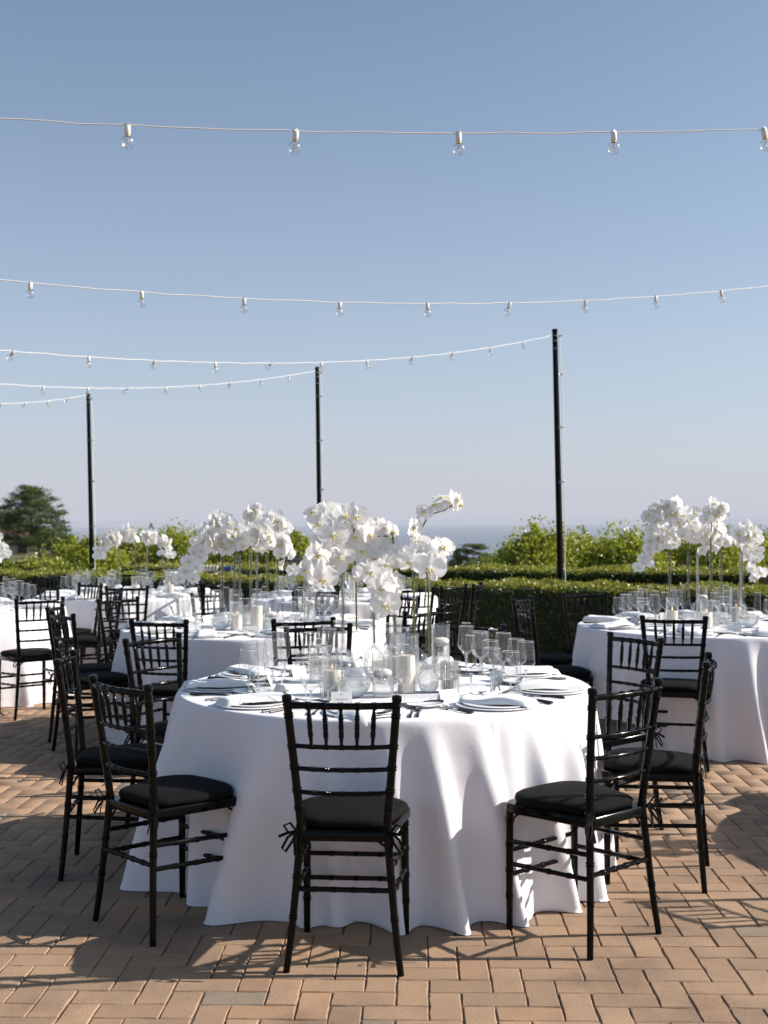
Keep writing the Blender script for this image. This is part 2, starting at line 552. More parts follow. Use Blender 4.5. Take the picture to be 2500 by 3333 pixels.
def sea_mat():
    m, nt, b = newmat('sea_water')
    b.inputs['Base Color'].default_value = (0.02, 0.05, 0.085, 1)
    b.inputs['Roughness'].default_value = 0.25
    geo = N(nt, 'ShaderNodeNewGeometry')
    n1 = N(nt, 'ShaderNodeTexNoise', i_Scale=0.03, i_Detail=6.0)
    L(nt, geo.outputs['Position'], n1.inputs[0])
    bp = N(nt, 'ShaderNodeBump', i_Strength=1.0, i_Distance=6.0)
    L(nt, n1.outputs['Fac'], bp.inputs['Height'])
    L(nt, bp.outputs[0], b.inputs['Normal'])
    return m
M['sea'] = sea_mat()
g = np.concatenate([-np.geomspace(24000, 60, 24), [0], np.geomspace(60, 24000, 24)])
tag(sheet('sea', g, g, lambda X, Y: np.full_like(X, -90.0), 'sea'), 'calm hazy sea beyond the gardens')

def land_mat():
    m, nt, b = newmat('dry_land')
    geo = N(nt, 'ShaderNodeNewGeometry')
    n1 = N(nt, 'ShaderNodeTexNoise', i_Scale=0.5, i_Detail=8.0, i_Roughness=0.7)
    L(nt, geo.outputs['Position'], n1.inputs[0])
    r = ramp(nt, [(0.35, (0.05, 0.075, 0.02)), (0.5, (0.11, 0.12, 0.035)), (0.62, (0.22, 0.17, 0.09))])
    L(nt, n1.outputs['Fac'], r.inputs[0])
    L(nt, r.outputs[0], b.inputs['Base Color'])
    b.inputs['Roughness'].default_value = 0.95
    return m
M['land'] = land_mat()

def terr(X, Y):
    # plateau behind the hedges; keeps level to the left, falls away to the sea on the right and far off
    X = np.asarray(X, float); Y = np.asarray(Y, float)
    a = np.arctan2(X, np.maximum(Y, 1.0))
    left = 1 / (1 + np.exp((a + 0.06) / 0.035))
    lim = 26 + left * 110
    d = np.maximum(0, np.hypot(X, Y) - lim)
    z = -0.25 - np.where(d > 0, 0.30 * d * (1 - 0.35 * left), 0)
    z = z - left * 0.012 * np.clip(np.hypot(X, Y) - 26, 0, 120)
    z = z - 0.6 * np.clip((Y - 12) / 14, 0, 1) * (1 - left)
    return np.maximum(z, -91)
yy = np.concatenate([np.linspace(-60, 60, 61), np.geomspace(63, 600, 50)])
xx = np.concatenate([-np.geomspace(600, 41, 30), np.linspace(-40, 40, 61), np.geomspace(41, 600, 30)])
sheet('terrain', xx, yy, terr, 'land')

# ---- paved terrace: herringbone of separate pavers
TH = R(1.59)
U = Vector((math.cos(TH), -math.sin(TH), 0)); W_ = Vector((math.sin(TH), math.cos(TH), 0))
MOD = 0.1016
ORG = Vector((0.034, 3.775, 0))
patio = MB()
patio.box((0, 6.0, -0.155), (18.0, 17.0, 0.30))
patio_o = tag(link('terrace', patio.mesh('terrace', 'joint', smooth=False)), 'herringbone paved brick terrace', kind='structure')

def paver(seed, wid=0.2032, dep=0.1016, gap=0.0045, rich=True):
    r = random.Random(seed)
    w2, d2 = wid / 2 - gap / 2, dep / 2 - gap / 2
    if rich:
        pts = [(-1, -1), (-.45, -1), (.15, -1), (.6, -1), (1, -1), (1, 1), (.5, 1), (0, 1), (-.55, 1), (-1, 1)]
    else:
        pts = [(-1, -1), (1, -1), (1, 1), (-1, 1)]
    j = 0.0021
    ring = [(x * w2 + r.uniform(-j, j), y * d2 + r.uniform(-j, j)) for x, y in pts]
    b = MB()
    n = len(ring)
    bev = 0.004
    vs = []
    for (x, y) in ring:
        l = r.uniform(.5, 1.2) * bev
        vs.append((x - math.copysign(l, x) * (abs(x) > w2 * .9), y - math.copysign(l, y), 0.0))
    vs += [(x, y, -bev * 0.9) for x, y in ring] + [(x, y, -0.02) for x, y in ring]
    fs = [tuple(range(n))]
    for a in (0, n):
        for k in range(n):
            k2 = (k + 1) % n
            fs.append((a + k, a + n + k, a + n + k2, a + k2))
    b.add(vs, fs)
    return b
variants = [paver(k).mesh('brick', 'brick', smooth=False) for k in range(8)]
cells = []
for i in range(-60, 62):
    for j in range(-46, 100):
        c = (i + j) % 4
        if c == 0:
            cx, cy, ver = i + 1.0, j + 0.5, False
        elif c == 2:
            cx, cy, ver = i + 0.5, j + 1.0, True
        else:
            continue
        p = ORG + U * (cx * MOD) + W_ * (cy * MOD)
        if p.x < -7.5 or p.x > 5.3 or p.y < -0.6 or p.y > 13.4:
            continue
        cells.append((p, ver))
def seen(p):
    return p.y > 3.28 and abs(p.x) < p.y * 0.3318 + 0.09
vis = sorted([q for q in cells if seen(q[0])], key=lambda q: q[0].y)
near = vis[:300]
nearset = {(round(q[0].x, 4), round(q[0].y, 4)) for q in near}
prnd = random.Random(3)
for p, ver in near:
    mat = Matrix.Translation(p + Vector((0, 0, prnd.uniform(-.0012, .0008)))) @ Matrix.Rotation(-TH + (PI / 2 if ver else 0) + prnd.uniform(-.006, .006) + (PI if prnd.random() < .5 else 0), 4, 'Z') @ Matrix.Rotation(prnd.uniform(-.006, .006), 4, 'X')
    link('brick', prnd.choice(variants), patio_o, mat)
Vb, Fb, Tb = [], [], []
fv = {True: [paver(k + 20) for k in range(5)], False: [paver(k + 40, rich=False) for k in range(5)]}
off = 0
lowV = {r: [np.array(b.v) for b in fv[r]] for r in fv}
for p, ver in cells:
    if (round(p.x, 4), round(p.y, 4)) in nearset:
        continue
    rich = False
    kk = prnd.randrange(5)
    V = lowV[rich][kk]
    a = -TH + (PI / 2 if ver else 0)
    ca, sa = math.cos(a), math.sin(a)
    X = V[:, 0] * ca - V[:, 1] * sa + p.x
    Y = V[:, 0] * sa + V[:, 1] * ca + p.y
    Vb.append(np.stack([X, Y, V[:, 2] + prnd.uniform(-.0014, .0008)], 1))
    f = np.array([q for q in fv[rich][kk].f])
    Fb.append(f + off); off += len(V)
    Tb.append(np.full(len(f), prnd.random()))
bo = link('brick_field', np_mesh('brick_field', np.concatenate(Vb), np.concatenate(Fb), 'brick', np.concatenate(Tb)), patio_o)
tag(bo, kind='stuff')

# ---- hedges
def hedge_line(X, a, b):
    return a + b * X
def make_hedge(name, label, a, b, x0, x1, wid, ztop, zbot, nleaf, size, lump=0.03):
    root = thing(name, label, 'hedge', (0, 0, 0))
    n = 60
    V = []
    slope = math.atan(b)
    nx, ny = -math.sin(slope), math.cos(slope)
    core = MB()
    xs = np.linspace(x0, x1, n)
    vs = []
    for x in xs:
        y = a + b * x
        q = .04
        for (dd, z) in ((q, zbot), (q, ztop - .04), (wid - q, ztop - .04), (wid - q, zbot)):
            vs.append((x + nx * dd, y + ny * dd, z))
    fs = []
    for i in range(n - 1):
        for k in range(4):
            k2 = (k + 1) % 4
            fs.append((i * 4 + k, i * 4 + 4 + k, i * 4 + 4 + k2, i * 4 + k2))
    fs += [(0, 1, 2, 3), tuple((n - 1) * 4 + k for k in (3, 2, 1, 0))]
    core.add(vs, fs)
    link('shade_core', core.mesh('shade_core', 'core', smooth=False), root)  # solid dark core drawn where only shade lies behind the leaves
    # leaves: top and front
    nt_ = int(nleaf * .5)
    x = rng.uniform(x0, x1, nleaf)
    top = np.arange(nleaf) < nt_
    dd = np.where(top, rng.uniform(-.02, wid + .02, nleaf), rng.normal(0.0, .022, nleaf))
    z = np.where(top, ztop + rng.normal(-.012, .016, nleaf), zbot + (ztop - zbot) * rng.uniform(0.0, 1, nleaf) ** 0.85)
    lum = lump * np.sin(x * 5.1 + 1.3) * np.sin(x * 1.7) + lump * .6 * np.sin(x * 13 + dd * 9)
    z = z + np.where(top, lum, 0)
    dd = dd + np.where(top, 0, lump * .7 * np.sin(x * 9 + z * 7))
    P = np.stack([x + nx * dd, a + b * x + ny * dd, z], 1)
    tone = np.clip(np.where(top, rng.normal(.66, .15, nleaf), rng.normal(.16, .13, nleaf)) + np.where(z > ztop - .08, .12, 0), 0, 1)  # sunlit top and shaded front painted into the leaf tone
    nr = np.where(top[:, None], np.array([[0, 0, 1.]]), np.array([[-nx * 0, -1., 0.2]]))
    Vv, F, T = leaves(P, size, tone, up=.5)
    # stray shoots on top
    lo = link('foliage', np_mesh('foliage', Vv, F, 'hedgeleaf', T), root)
    tag(lo, kind='stuff')
    return root
make_hedge('hedge', 'low clipped box hedge running right behind the dining chairs', 13.0, -0.55, -6.6, 5.6, 0.85, 0.80, -0.3, 90000, 0.034)
make_hedge('hedge', 'second clipped hedge farther back, in front of the loose shrubs', 16.9, -0.36, -4.2, 8.0, 1.3, 0.79, -0.35, 80000, 0.042)

# ---- loose shrubs behind the hedges
def shrub(label, cx, cy, rx, ry, z0, h, nleaf, size, mat='shrubleaf', shoots=40, seed=0, tmean=.5, group=None, name='shrub'):
    r = np.random.default_rng(seed + 100)
    root = thing(name, label, 'shrub', (cx, cy, z0), 0, group)
    b = MB()
    for k in range(7):
        a = r.uniform(0, 2 * PI); q = r.uniform(.1, .6)
        b.tube([(0.05 * math.cos(a), .05 * math.sin(a), 0), (rx * q * .5 * math.cos(a), ry * q * .5 * math.sin(a), h * .4), (rx * q * math.cos(a), ry * q * math.sin(a), h * .75)], [.03, .02, .008], 5)
    link('stem', b.mesh('stem', 'bark'), root)
    # dark inner mass painting the shade under the leaves; also hides the sky
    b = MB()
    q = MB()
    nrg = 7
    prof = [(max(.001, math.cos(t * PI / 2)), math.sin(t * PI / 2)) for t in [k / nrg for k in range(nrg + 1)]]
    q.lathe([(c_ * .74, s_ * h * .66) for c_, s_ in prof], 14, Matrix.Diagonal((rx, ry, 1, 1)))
    link('shade_core', q.mesh('shade_core', 'core'), root)
    # lumpy dome of clumps
    nc = 60
    ph = r.uniform(0, 2 * PI, nc); qq = np.sqrt(r.uniform(0, 1, nc))
    cxs, cys = qq * np.cos(ph) * rx * .85, qq * np.sin(ph) * ry * .85
    top = h * (1 - .45 * qq ** 2) * r.uniform(.72, 1.02, nc)
    czs = top * r.uniform(.35, .9, nc)
    czs[: nc // 2] = top[: nc // 2] * .85
    rad = h * r.uniform(.18, .34, nc)
    k = r.integers(0, nc, nleaf)
    d = r.normal(size=(nleaf, 3)); d /= np.linalg.norm(d, axis=1)[:, None]
    rr = rad[k] * r.uniform(.55, 1.08, nleaf)
    P = np.stack([cxs[k], cys[k], czs[k]], 1) + d * rr[:, None]
    # upright shoots
    ns = shoots
    sx = r.uniform(-1, 1, ns) * rx * .8; sy = r.uniform(-1, 1, ns) * ry * .8
    sq = np.sqrt((sx / rx) ** 2 + (sy / ry) ** 2)
    sz = h * (1 - .5 * sq ** 2) * r.uniform(.85, 1.0, ns)
    m = max(1, nleaf // 6 // ns)
    t = r.uniform(0, 1, (ns, m))
    L_ = h * r.uniform(.08, .24, ns)
    lean = r.normal(0, .25, (ns, 2))
    SP = np.stack([sx[:, None] + lean[:, :1] * t * L_[:, None] + r.normal(0, size * .6, (ns, m)),
                   sy[:, None] + lean[:, 1:] * t * L_[:, None] + r.normal(0, size * .6, (ns, m)),
                   sz[:, None] + t * L_[:, None] - .1 * h], -1).reshape(-1, 3)
    P = np.concatenate([P, SP])
    P = P[P[:, 2] > 0]
    tone = np.clip(r.normal(tmean, .2, len(P)), 0, 1)
    Vv, F, T = leaves(P, size, tone, up=.6)
    lo = link('foliage', np_mesh('foliage', Vv, F, mat, T), root)
    tag(lo, kind='stuff')
    return root
def zt(x, y):
    return float(terr(np.array([x]), np.array([y]))[0])
def shrub_px(label, px, D, wpx, ytop, n, size, **kw):
    n = int(n * 2.8); size *= 1.22; ytop -= 6
    x = (px - 829.5) * D / 2500
    rx = wpx * D / 2500 / 2
    ztop = CAMZ + (1126 - ytop) * D / 2500
    z0 = zt(x, D)
    return shrub(label, x, D, rx, rx * .8, z0, (ztop - z0) / 1.06, n, size, **kw)
i = 0
for (lab, px, D, wp, yt, n, sz) in [
    ('tall leafy bright green shrub behind the right-hand black post', 1172, 20.5, 160, 1136, 16000, .055),
    ('bright green shrub right of the right-hand post', 1265, 21.0, 150, 1150, 13000, .055),
    ('loose green shrub behind the orchids of the right table, left part', 1350, 20.5, 160, 1148, 13000, .055),
    ('green shrub standing behind the right table orchids', 1440, 21.5, 170, 1152, 13000, .055),
    ('green shrub behind the right table, next to the picture edge', 1540, 20.8, 170, 1152, 13000, .055),
    ('green shrub at the far right edge behind the hedges', 1640, 21.5, 150, 1160, 10000, .055),
    ('low spreading shrub left of the tall bright shrub', 1095, 22.5, 120, 1180, 8000, .055),
    ('leafy green shrub between the orchid groups left of centre', 632, 24.0, 120, 1146, 10000, .06),
    ('green shrub behind the orchids of the second table', 540, 25.0, 150, 1152, 11000, .06),
    ('broad yellow-green shrub right of the left-hand post', 450, 26.0, 160, 1152, 11000, .06),
    ('young upright shrub with pointed shoots behind the small orchids', 385, 23.5, 80, 1134, 6000, .055),
    ('green shrub just right of the left-hand post', 300, 24.5, 160, 1155, 10000, .06),
    ('bushy green shrub just left of the left-hand post', 205, 22.0, 110, 1152, 10000, .055),
    ('rounded green shrub right of the two pillars', 150, 23.0, 80, 1160, 7000, .055),
    ('low green shrub in front of the pillars at the far left', 85, 20.5, 150, 1203, 8000, .05),
    ]:
    shrub_px(lab, px, D, wp, yt, n, sz, seed=i, group='shrubs behind the hedges'); i += 1
for (lab, px, D, wp, yt, n, sz) in [
    ('low golden clipped bush at the far left, nearest row', 60, 17.2, 190, 1210, 12000, .045),
    ('low olive green bush left of the left-hand post', 160, 16.8, 110, 1216, 9000, .045),
    ('yellow-green bush at the left picture edge', 0, 19.0, 90, 1199, 8000, .05)]:
    shrub_px(lab, px, D, wp, yt, n, sz, seed=i, mat='hedgeleaf', group='low bushes at the far left', tmean=.62, shoots=14); i += 1

# ---- trees far off
def clump_tree(name, label, cat, x, y, z0, h, trunk_h, blobs, nleaf, size, mat, seed, trunk_r=.12, limbs=7):
    r = np.random.default_rng(seed)
    root = thing(name, label, cat, (x, y, z0))
    b = MB()
    b.tube([(0, 0, -.3), (0.015 * h, 0, trunk_h * .5), (0, 0, trunk_h), (0, 0, max(trunk_h + .01, h * .82))], [trunk_r, trunk_r * .85, trunk_r * .7, trunk_r * .15], 8)
    for k in range(limbs):
        c = blobs[k % len(blobs)]
        zz = min(trunk_h * r.uniform(.6, 1.0), c[2] - .02)
        b.tube([(0, 0, zz), (c[0] * .5, c[1] * .5, (zz + c[2]) / 2 + .02 * h), (c[0], c[1], c[2])], [trunk_r * .5, trunk_r * .3, trunk_r * .08], 5)
    link('trunk', b.mesh('trunk', 'bark'), root)
    B = np.array(blobs)
    vol = B[:, 3] * B[:, 4] * B[:, 5] + .0001
    pr = vol ** .7; pr /= pr.sum()
    k = r.choice(len(B), nleaf, p=pr)
    sub = 24
    cen = r.normal(size=(len(B), sub, 3)); cen /= np.linalg.norm(cen, axis=2)[..., None]
    cen *= r.uniform(.4, 1.0, (len(B), sub, 1))
    s = r.integers(0, sub, nleaf)
    P = B[k, :3] + (cen[k, s] + r.normal(0, .17, (nleaf, 3))) * B[k, 3:6]
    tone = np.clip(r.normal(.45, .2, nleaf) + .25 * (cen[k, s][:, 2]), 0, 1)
    Vv, F, T = leaves(P, size, tone, up=.5, aspect=.4)
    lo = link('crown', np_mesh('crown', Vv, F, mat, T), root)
    return root
# big pine at the left edge, about 95 m off
pb = []
r_ = np.random.default_rng(5)
for k in range(26):
    t = k / 25
    zz = 1.4 + 4.5 * t
    rad = 2.45 * (1 - (abs(t - .36) / .70) ** 2.4) + .15
    a = k * 2.4
    pb.append((rad * .62 * math.cos(a), rad * .62 * math.sin(a), zz, .95 + rad * .18, .9, .42))
for (dx, zz) in ((2.4, 3.2), (2.7, 2.5), (2.1, 3.9), (2.9, 2.0), (-2.2, 2.8), (1.9, 1.4)):
    pb.append((dx, 0.1, zz, .65, .5, .22))
D = 95.
clump_tree('pine_tree', 'large round-topped pine tree at the left edge beyond the gardens', 'tree', (68 - 829.5) * D / 2500, D, -1.6, 6.3, 2.0, pb, 30000, .16, 'darkleaf', 3, .22, 12)
clump_tree('tree', 'darker tree behind the pine at the left edge', 'tree', (2 - 829.5) * 104 / 2500, 104., -1.6, 4.6, 1.2, [(0, 0, 3.6, 1.9, 1.6, 1.1), (.9, 0, 2.8, 1.6, 1.2, .9), (-1, 0, 2.6, 1.6, 1.3, 1.0)], 9000, .18, 'darkleaf', 4)
clump_tree('tree', 'round dark green tree right of the pine', 'tree', (118 - 829.5) * 80 / 2500, 80., -1.5, 2.9, .8, [(0, 0, 1.9, 1.35, 1.2, .95), (1.0, 0, 1.4, .8, .8, .8)], 9000, .13, 'darkleaf', 6)
clump_tree('bush', 'pale grey-green bush between the two pillars', 'bush', (86 - 829.5) * 74 / 2500, 74., -1.4, 1.5, .3, [(0, 0, .75, .65, .6, .6)], 4000, .1, 'oliveleaf', 7)
clump_tree('cypress_tree', 'thin dark cypress standing up on the skyline left of centre', 'tree', (326 - 829.5) * 120 / 2500, 120., -1.9, 3.3, .4, [(0, 0, 1.0 + k * .33, .42 * (1 - (k / 7.) ** 2) + .07, .3, .34) for k in range(7)], 3500, .12, 'darkleaf', 8)
clump_tree('tree', 'slender pointed sapling rising above the shrubs', 'tree', (363 - 829.5) * 40 / 2500, 40., -.7, 2.0, .4, [(0, 0, .9 + k * .15, .14, .14, .14) for k in range(7)], 900, .07, 'shrubleaf', 9)
clump_tree('tree', 'slender bare-topped sapling beside the pointed one', 'tree', (395 - 829.5) * 40 / 2500, 40., -.7, 2.1, .4, [(0, 0, .8 + k * .15, .10, .1, .16) for k in range(8)], 500, .06, 'shrubleaf', 10)
# acacia on the seaward slope
D = 62.
x = (1018 - 829.5) * D / 2500
top_ = CAMZ - (1176 - 1126) * D / 2500 - zt(x, D)
clump_tree('acacia_tree', 'flat-topped acacia tree against the sea right of centre', 'tree', x, D, zt(x, D), top_, top_ - 1.0,
           [(a, 0, top_ + c, d, .5, f) for a, c, d, f in
            [(.10, -.10, .62, .10), (.52, -.24, .40, .08), (-.45, -.34, .40, .12), (-.85, -.52, .30, .10), (.1, -.48, .50, .14), (.75, -.62, .35, .12), (-.55, -.78, .55, .16), (.25, -.86, .65, .16), (-.9, -.95, .4, .14), (-.1, -1.15, 1.1, .2), (.9, -1.1, .6, .2)]],
           14000, .10, 'oliveleaf', 11, .06, 7)
D = 48.
for (lab, px, yt, wd) in (('low scrubby tree on the slope below the acacia', 1040, 1203, 2.6), ('dark scrub tree on the slope left of the shrubs', 1075, 1192, 1.5)):
    x = (px - 829.5) * D / 2500
    zt_ = CAMZ - (yt - 1126) * D / 2500
    z0 = zt(x, D)
    clump_tree('tree', lab, 'tree', x, D, z0, zt_ - z0, zt_ - z0 - .8, [(0, 0, zt_ - z0 - .35, wd * .5, .7, .35), (-.5, 0, zt_ - z0 - .7, wd * .5, .7, .35), (.5, 0, zt_ - z0 - 1.1, wd * .5, .7, .4)], 5000, .12, 'oliveleaf', int(px))

# ---- house, boundary wall with pillars (far left)
hz = -1.7
D = 100.
hr = thing('house', 'low house with a terracotta roof half hidden by the pine', 'house', ((10 - 829.5) * D / 2500, D, hz))
b = MB(); b.box((0, 2, 1.0), (7, 4, 2.0)); link('wall', b.mesh('wall', 'stucco', smooth=False), hr)
b = MB(); b.add([(-3.8, -.4, 2.0), (3.8, -.4, 2.0), (3.8, 4.4, 2.0), (-3.8, 4.4, 2.0), (-1.8, 2, 3.0), (1.8, 2, 3.0)], [(0, 1, 5, 4), (1, 2, 5), (2, 3, 4, 5), (3, 0, 4), (3, 2, 1, 0)])
M['roof'] = simple('terracotta_roof', (0.22, 0.11, 0.07), 0.9, var=.3, bscale=6)
link('roof', b.mesh('roof', 'roof', smooth=False), hr)
for dx in (-2.2, -.4, 1.5, 2.7):
    b = MB(); b.box((dx, -.02, 1.1), (.8, .08, 1.0)); wn = link('window', b.mesh('window', 'handle', smooth=False), hr)
D = 70.
wr = thing('garden_wall', 'low earth-coloured garden wall with two pale stucco pillars', 'wall', ((100 - 829.5) * D / 2500, D, -1.5))
b = MB(); b.box((0.3, 0, .35), (6.0, .25, .7)); link('wall', b.mesh('wall', simple('earth_wall', (.30, .2, .14), .95, var=.2, bscale=3), smooth=False), wr)
for px in (72, 113):
    dx = (px - 100) * D / 2500
    b = MB(); b.box((dx, -.18, .55), (.34, .34, 1.1)); b.box((dx, -.18, 1.16), (.46, .46, .12)); link('pillar', b.mesh('pillar', 'stucco', smooth=False), wr)
b = MB(); b.box((0.3, -.3, .9), (6.0, .08, .06)); link('rail', b.mesh('rail', 'stucco', smooth=False), wr)

# ---- sign plaque between the hedges
def plaque_mat():
    m, nt, b = newmat('plaque_print')
    tc = N(nt, 'ShaderNodeTexCoord')
    mp = N(nt, 'ShaderNodeMapping'); mp.inputs['Scale'].default_value = (26, 1, 1)
    L(nt, tc.outputs['Object'], mp.inputs[0])
    sx = N(nt, 'ShaderNodeSeparateXYZ'); L(nt, tc.outputs['Object'], sx.inputs[0])
    m1 = N(nt, 'ShaderNodeMath', operation='MULTIPLY'); m1.inputs[1].default_value = 95
    s1 = N(nt, 'ShaderNodeMath', operation='SINE'); L(nt, sx.outputs['Z'], m1.inputs[0]); L(nt, m1.outputs[0], s1.inputs[0])
    no = N(nt, 'ShaderNodeTexNoise', i_Scale=1.0, i_Detail=2.0); L(nt, mp.outputs[0], no.inputs[0])
    g1 = N(nt, 'ShaderNodeMath', operation='GREATER_THAN'); g1.inputs[1].default_value = .1; L(nt, s1.outputs[0], g1.inputs[0])
    g2 = N(nt, 'ShaderNodeMath', operation='GREATER_THAN'); g2.inputs[1].default_value = .46; L(nt, no.outputs['Fac'], g2.inputs[0])
    mm = N(nt, 'ShaderNodeMath', operation='MULTIPLY'); L(nt, g1.outputs[0], mm.inputs[0]); L(nt, g2.outputs[0], mm.inputs[1])
    mx = N(nt, 'ShaderNodeMixRGB'); mx.inputs[1].default_value = (.13, .12, .105, 1); mx.inputs[2].default_value = (.42, .38, .33, 1)
    L(nt, mm.outputs[0], mx.inputs[0]); L(nt, mx.outputs[0], b.inputs['Base Color'])
    return m
M['plaque'] = plaque_mat()
D = 20.
sx_, sz_ = (631 - 829.5) * D / 2500, CAMZ - (1208 - 1126) * D / 2500
sg = thing('sign', 'grey rectangular garden sign with faint lettering between the hedges', 'sign', (sx_, D, sz_))
b = MB(); b.box((0, .02, 0), (.28, .03, .17)); link('board', b.mesh('board', 'signframe', smooth=False), sg)
b = MB(); b.box((0, 0, 0), (.235, .012, .125)); link('lettering_panel', b.mesh('lettering_panel', 'plaque', smooth=False), sg)
b = MB(); b.box((0, .04, -.5), (.03, .03, .95)); link('stake', b.mesh('stake', 'signframe', smooth=False), sg)

# ================================================================ POSTS AND STRING LIGHTS
def post(label, xb, xt, D, zt_, r0, r1):
    root = thing('light_post', label, 'post', (xb, D, 0), 0, 'black posts carrying the string lights')
    b = MB(); b.tube([(0, 0, -.3), ((xt - xb) * .4, 0, zt_ * .4), (xt - xb, 0, zt_)], [r0, (r0 * .6 + r1 * .4), r1], 16)
    link('pole', b.mesh('pole', 'post'), root)
    b = MB(); b.lathe([(r1 * 1.12, 0), (r1 * 1.12, .02), (r1 * .9, .028)], 16, Matrix.Translation((xt - xb, 0, zt_ + .003)))
    link('cap', b.mesh('cap', 'post'), root)
    for k in (0.05, .11, .2):
        b = MB(); b.lathe([(r1 * 1.06, 0), (r1 * 1.06, .012)], 16, Matrix.Translation((xt - xb, 0, zt_ - k)))
        link('band', b.mesh('band', 'signframe'), root)
    return root
POSTS = [('black post on the right carrying the end of a light string', 2.022, 1.962, 13.2, 3.644, .040, .030),
         ('black middle post rising behind the white orchids', -.863, -.897, 15.7, 3.56, .034, .027),
         ('black post at the left rising above the small orchids', -4.225, -4.289, 16.8, 3.347, .036, .027)]
for p in POSTS:
    post(*p)

def bulb_parts(k):
    seg = 18 if k else 10
    b = MB()
    b.lathe([(.0102, -.010), (.0112, -.008), (.0112, .018), (.0098, .021)], seg)
    b.box((0, 0, .024), (.018, .009, .008)); b.box((0, 0, .0295), (.006, .007, .005))
    s = b.mesh('socket', 'socket')
    prof = [(.012, .0)]
    for i in range(11):
        a = R(28) + (PI - R(28)) * i / 10
        prof.append((max(.0005, .025 * math.sin(a)), -.022 + .025 * math.cos(a) - .002))
    b = MB(); b.lathe(prof[::-1], seg, Matrix.Translation((0, 0, -.004)), cap0=False, cap1=False)
    g_ = b.mesh('bulb', 'bulbglass')
    b = MB()
    b.lathe([(.0098, -.017), (.0102, -.010), (.0098, -.004)], 12)
    c_ = b.mesh('base', 'brass')
    b = MB()
    b.tube([(-.002, 0, -.01), (-.006, 0, -.024), (-.001, 0, -.028), (0, 0, -.022), (.001, 0, -.028), (.006, 0, -.024), (.002, 0, -.01)], .0009, 5)
    b.tube([(0, 0, -.008), (0, 0, -.02)], .0022, 6)
    f_ = b.mesh('filament', 'wire')
    return s, g_, c_, f_
BP = bulb_parts(1)
def add_bulb(root, p, tilt, az, z0=0):
    m = Matrix.Translation(Vector(p)) @ Matrix.Rotation(az, 4, 'Z') @ Matrix.Rotation(tilt, 4, 'X') @ Matrix.Translation((0, 0, -.020))
    s = link('socket', BP[0], root, m)
    link('bulb', BP[1], s, Matrix.Translation((0, 0, -.010)))
    link('screw_base', BP[2], s)
    link('filament', BP[3], s, Matrix.Translation((0, 0, -.016)))
ROWS = [
    (-0.93, 4.17, 0.144, [-0.00156, 0.01626, 0.03108, 2.93897], -6.0, 3.4, [-2.73, -2.13, -1.52, -0.92, -0.317, 0.288, 0.891, 1.495, 2.1, 2.7], 'nearest string of clear globe bulbs crossing the upper sky'),
    (-1.9, 6.2, 0.505, [-0.00013, 0.02155, 0.07375, 2.84099], -5.5, 4.4, [-3.5, -2.97, -2.43, -1.893, -1.35, -0.81, -0.262, 0.28, 0.833, 1.379, 1.918, 2.46, 3.0, 3.55], 'second string of globe bulbs sagging across the middle of the sky'),
    (-2.69, 8.41, 1.03, [0.0011, 0.0365, 0.20709, 3.05484], -4.6, 1.9, [-4.0, -3.55, -3.12, -2.688, -2.256, -1.835, -1.412, -0.976, -0.567, -0.153, 0.29, 0.722, 1.149, 1.551], 'string of bulbs ending at the right-hand black post'),
    (-3.41, 11.6, 1.64, [-0.00297, 0.03976, 0.48846, 3.94538], -4.6, -0.93, [-4.35, -4.03, -3.72, -3.41, -3.093, -2.787, -2.471, -2.162, -1.866, -1.548, -1.237], 'string of bulbs ending at the middle black post'),
    (-4.29, 16.8, 6.0, [0.62807, 6.56906, 19.9746], -5.02, -4.30, [-4.92, -4.815, -4.713, -4.607, -4.501, -4.397], 'short string of bulbs ending at the left-hand black post'),
]
brn = random.Random(11)
for ri, (X0, D0, k, co, xa, xb, bl, lab) in enumerate(ROWS):
    root = thing('string_lights', lab, 'string lights', (X0, D0, 0), 0, 'strings of clear globe bulbs on white cord')
    x_lo = -1.36 if ri == 0 else (-2.03 if ri == 1 else None)
    def P_(x):
        z = np.polyval(co, max(x, {0: -1.5, 1: -2.2, 2: -2.9, 3: -3.8, 4: -4.72}[ri]))
        lo = {0: -1.5, 1: -2.2, 2: -2.9, 3: -3.8, 4: -4.72}[ri]
        if x < lo:      # keep climbing gently beyond the left edge of the photograph
            sl_ = np.polyval(np.polyder(np.array(co)), lo)
            z = z + sl_ * (x - lo) + .03 * (x - lo) ** 2
        return Vector((x - X0, k * (x - X0), float(z)))
    n = 90
    pts = [P_(xa + (xb - xa) * i / n) for i in range(n + 1)]
    wob = .0035
    pts = [p + Vector((0, 0, wob * math.sin(i * 1.9) * math.sin(i * .37))) for i, p in enumerate(pts)]
    b = MB(); b.tube(pts, .0025 if ri == 0 else .0032, 6)
    link('cord', b.mesh('cord', 'cord'), root)
    for x in bl:
        add_bulb(root, P_(x) + Vector((0, 0, -.002)), brn.uniform(.0, .35) if ri < 2 else brn.uniform(-.1, .9), brn.uniform(-1, 1) + (1.2 if ri > 1 else 0))
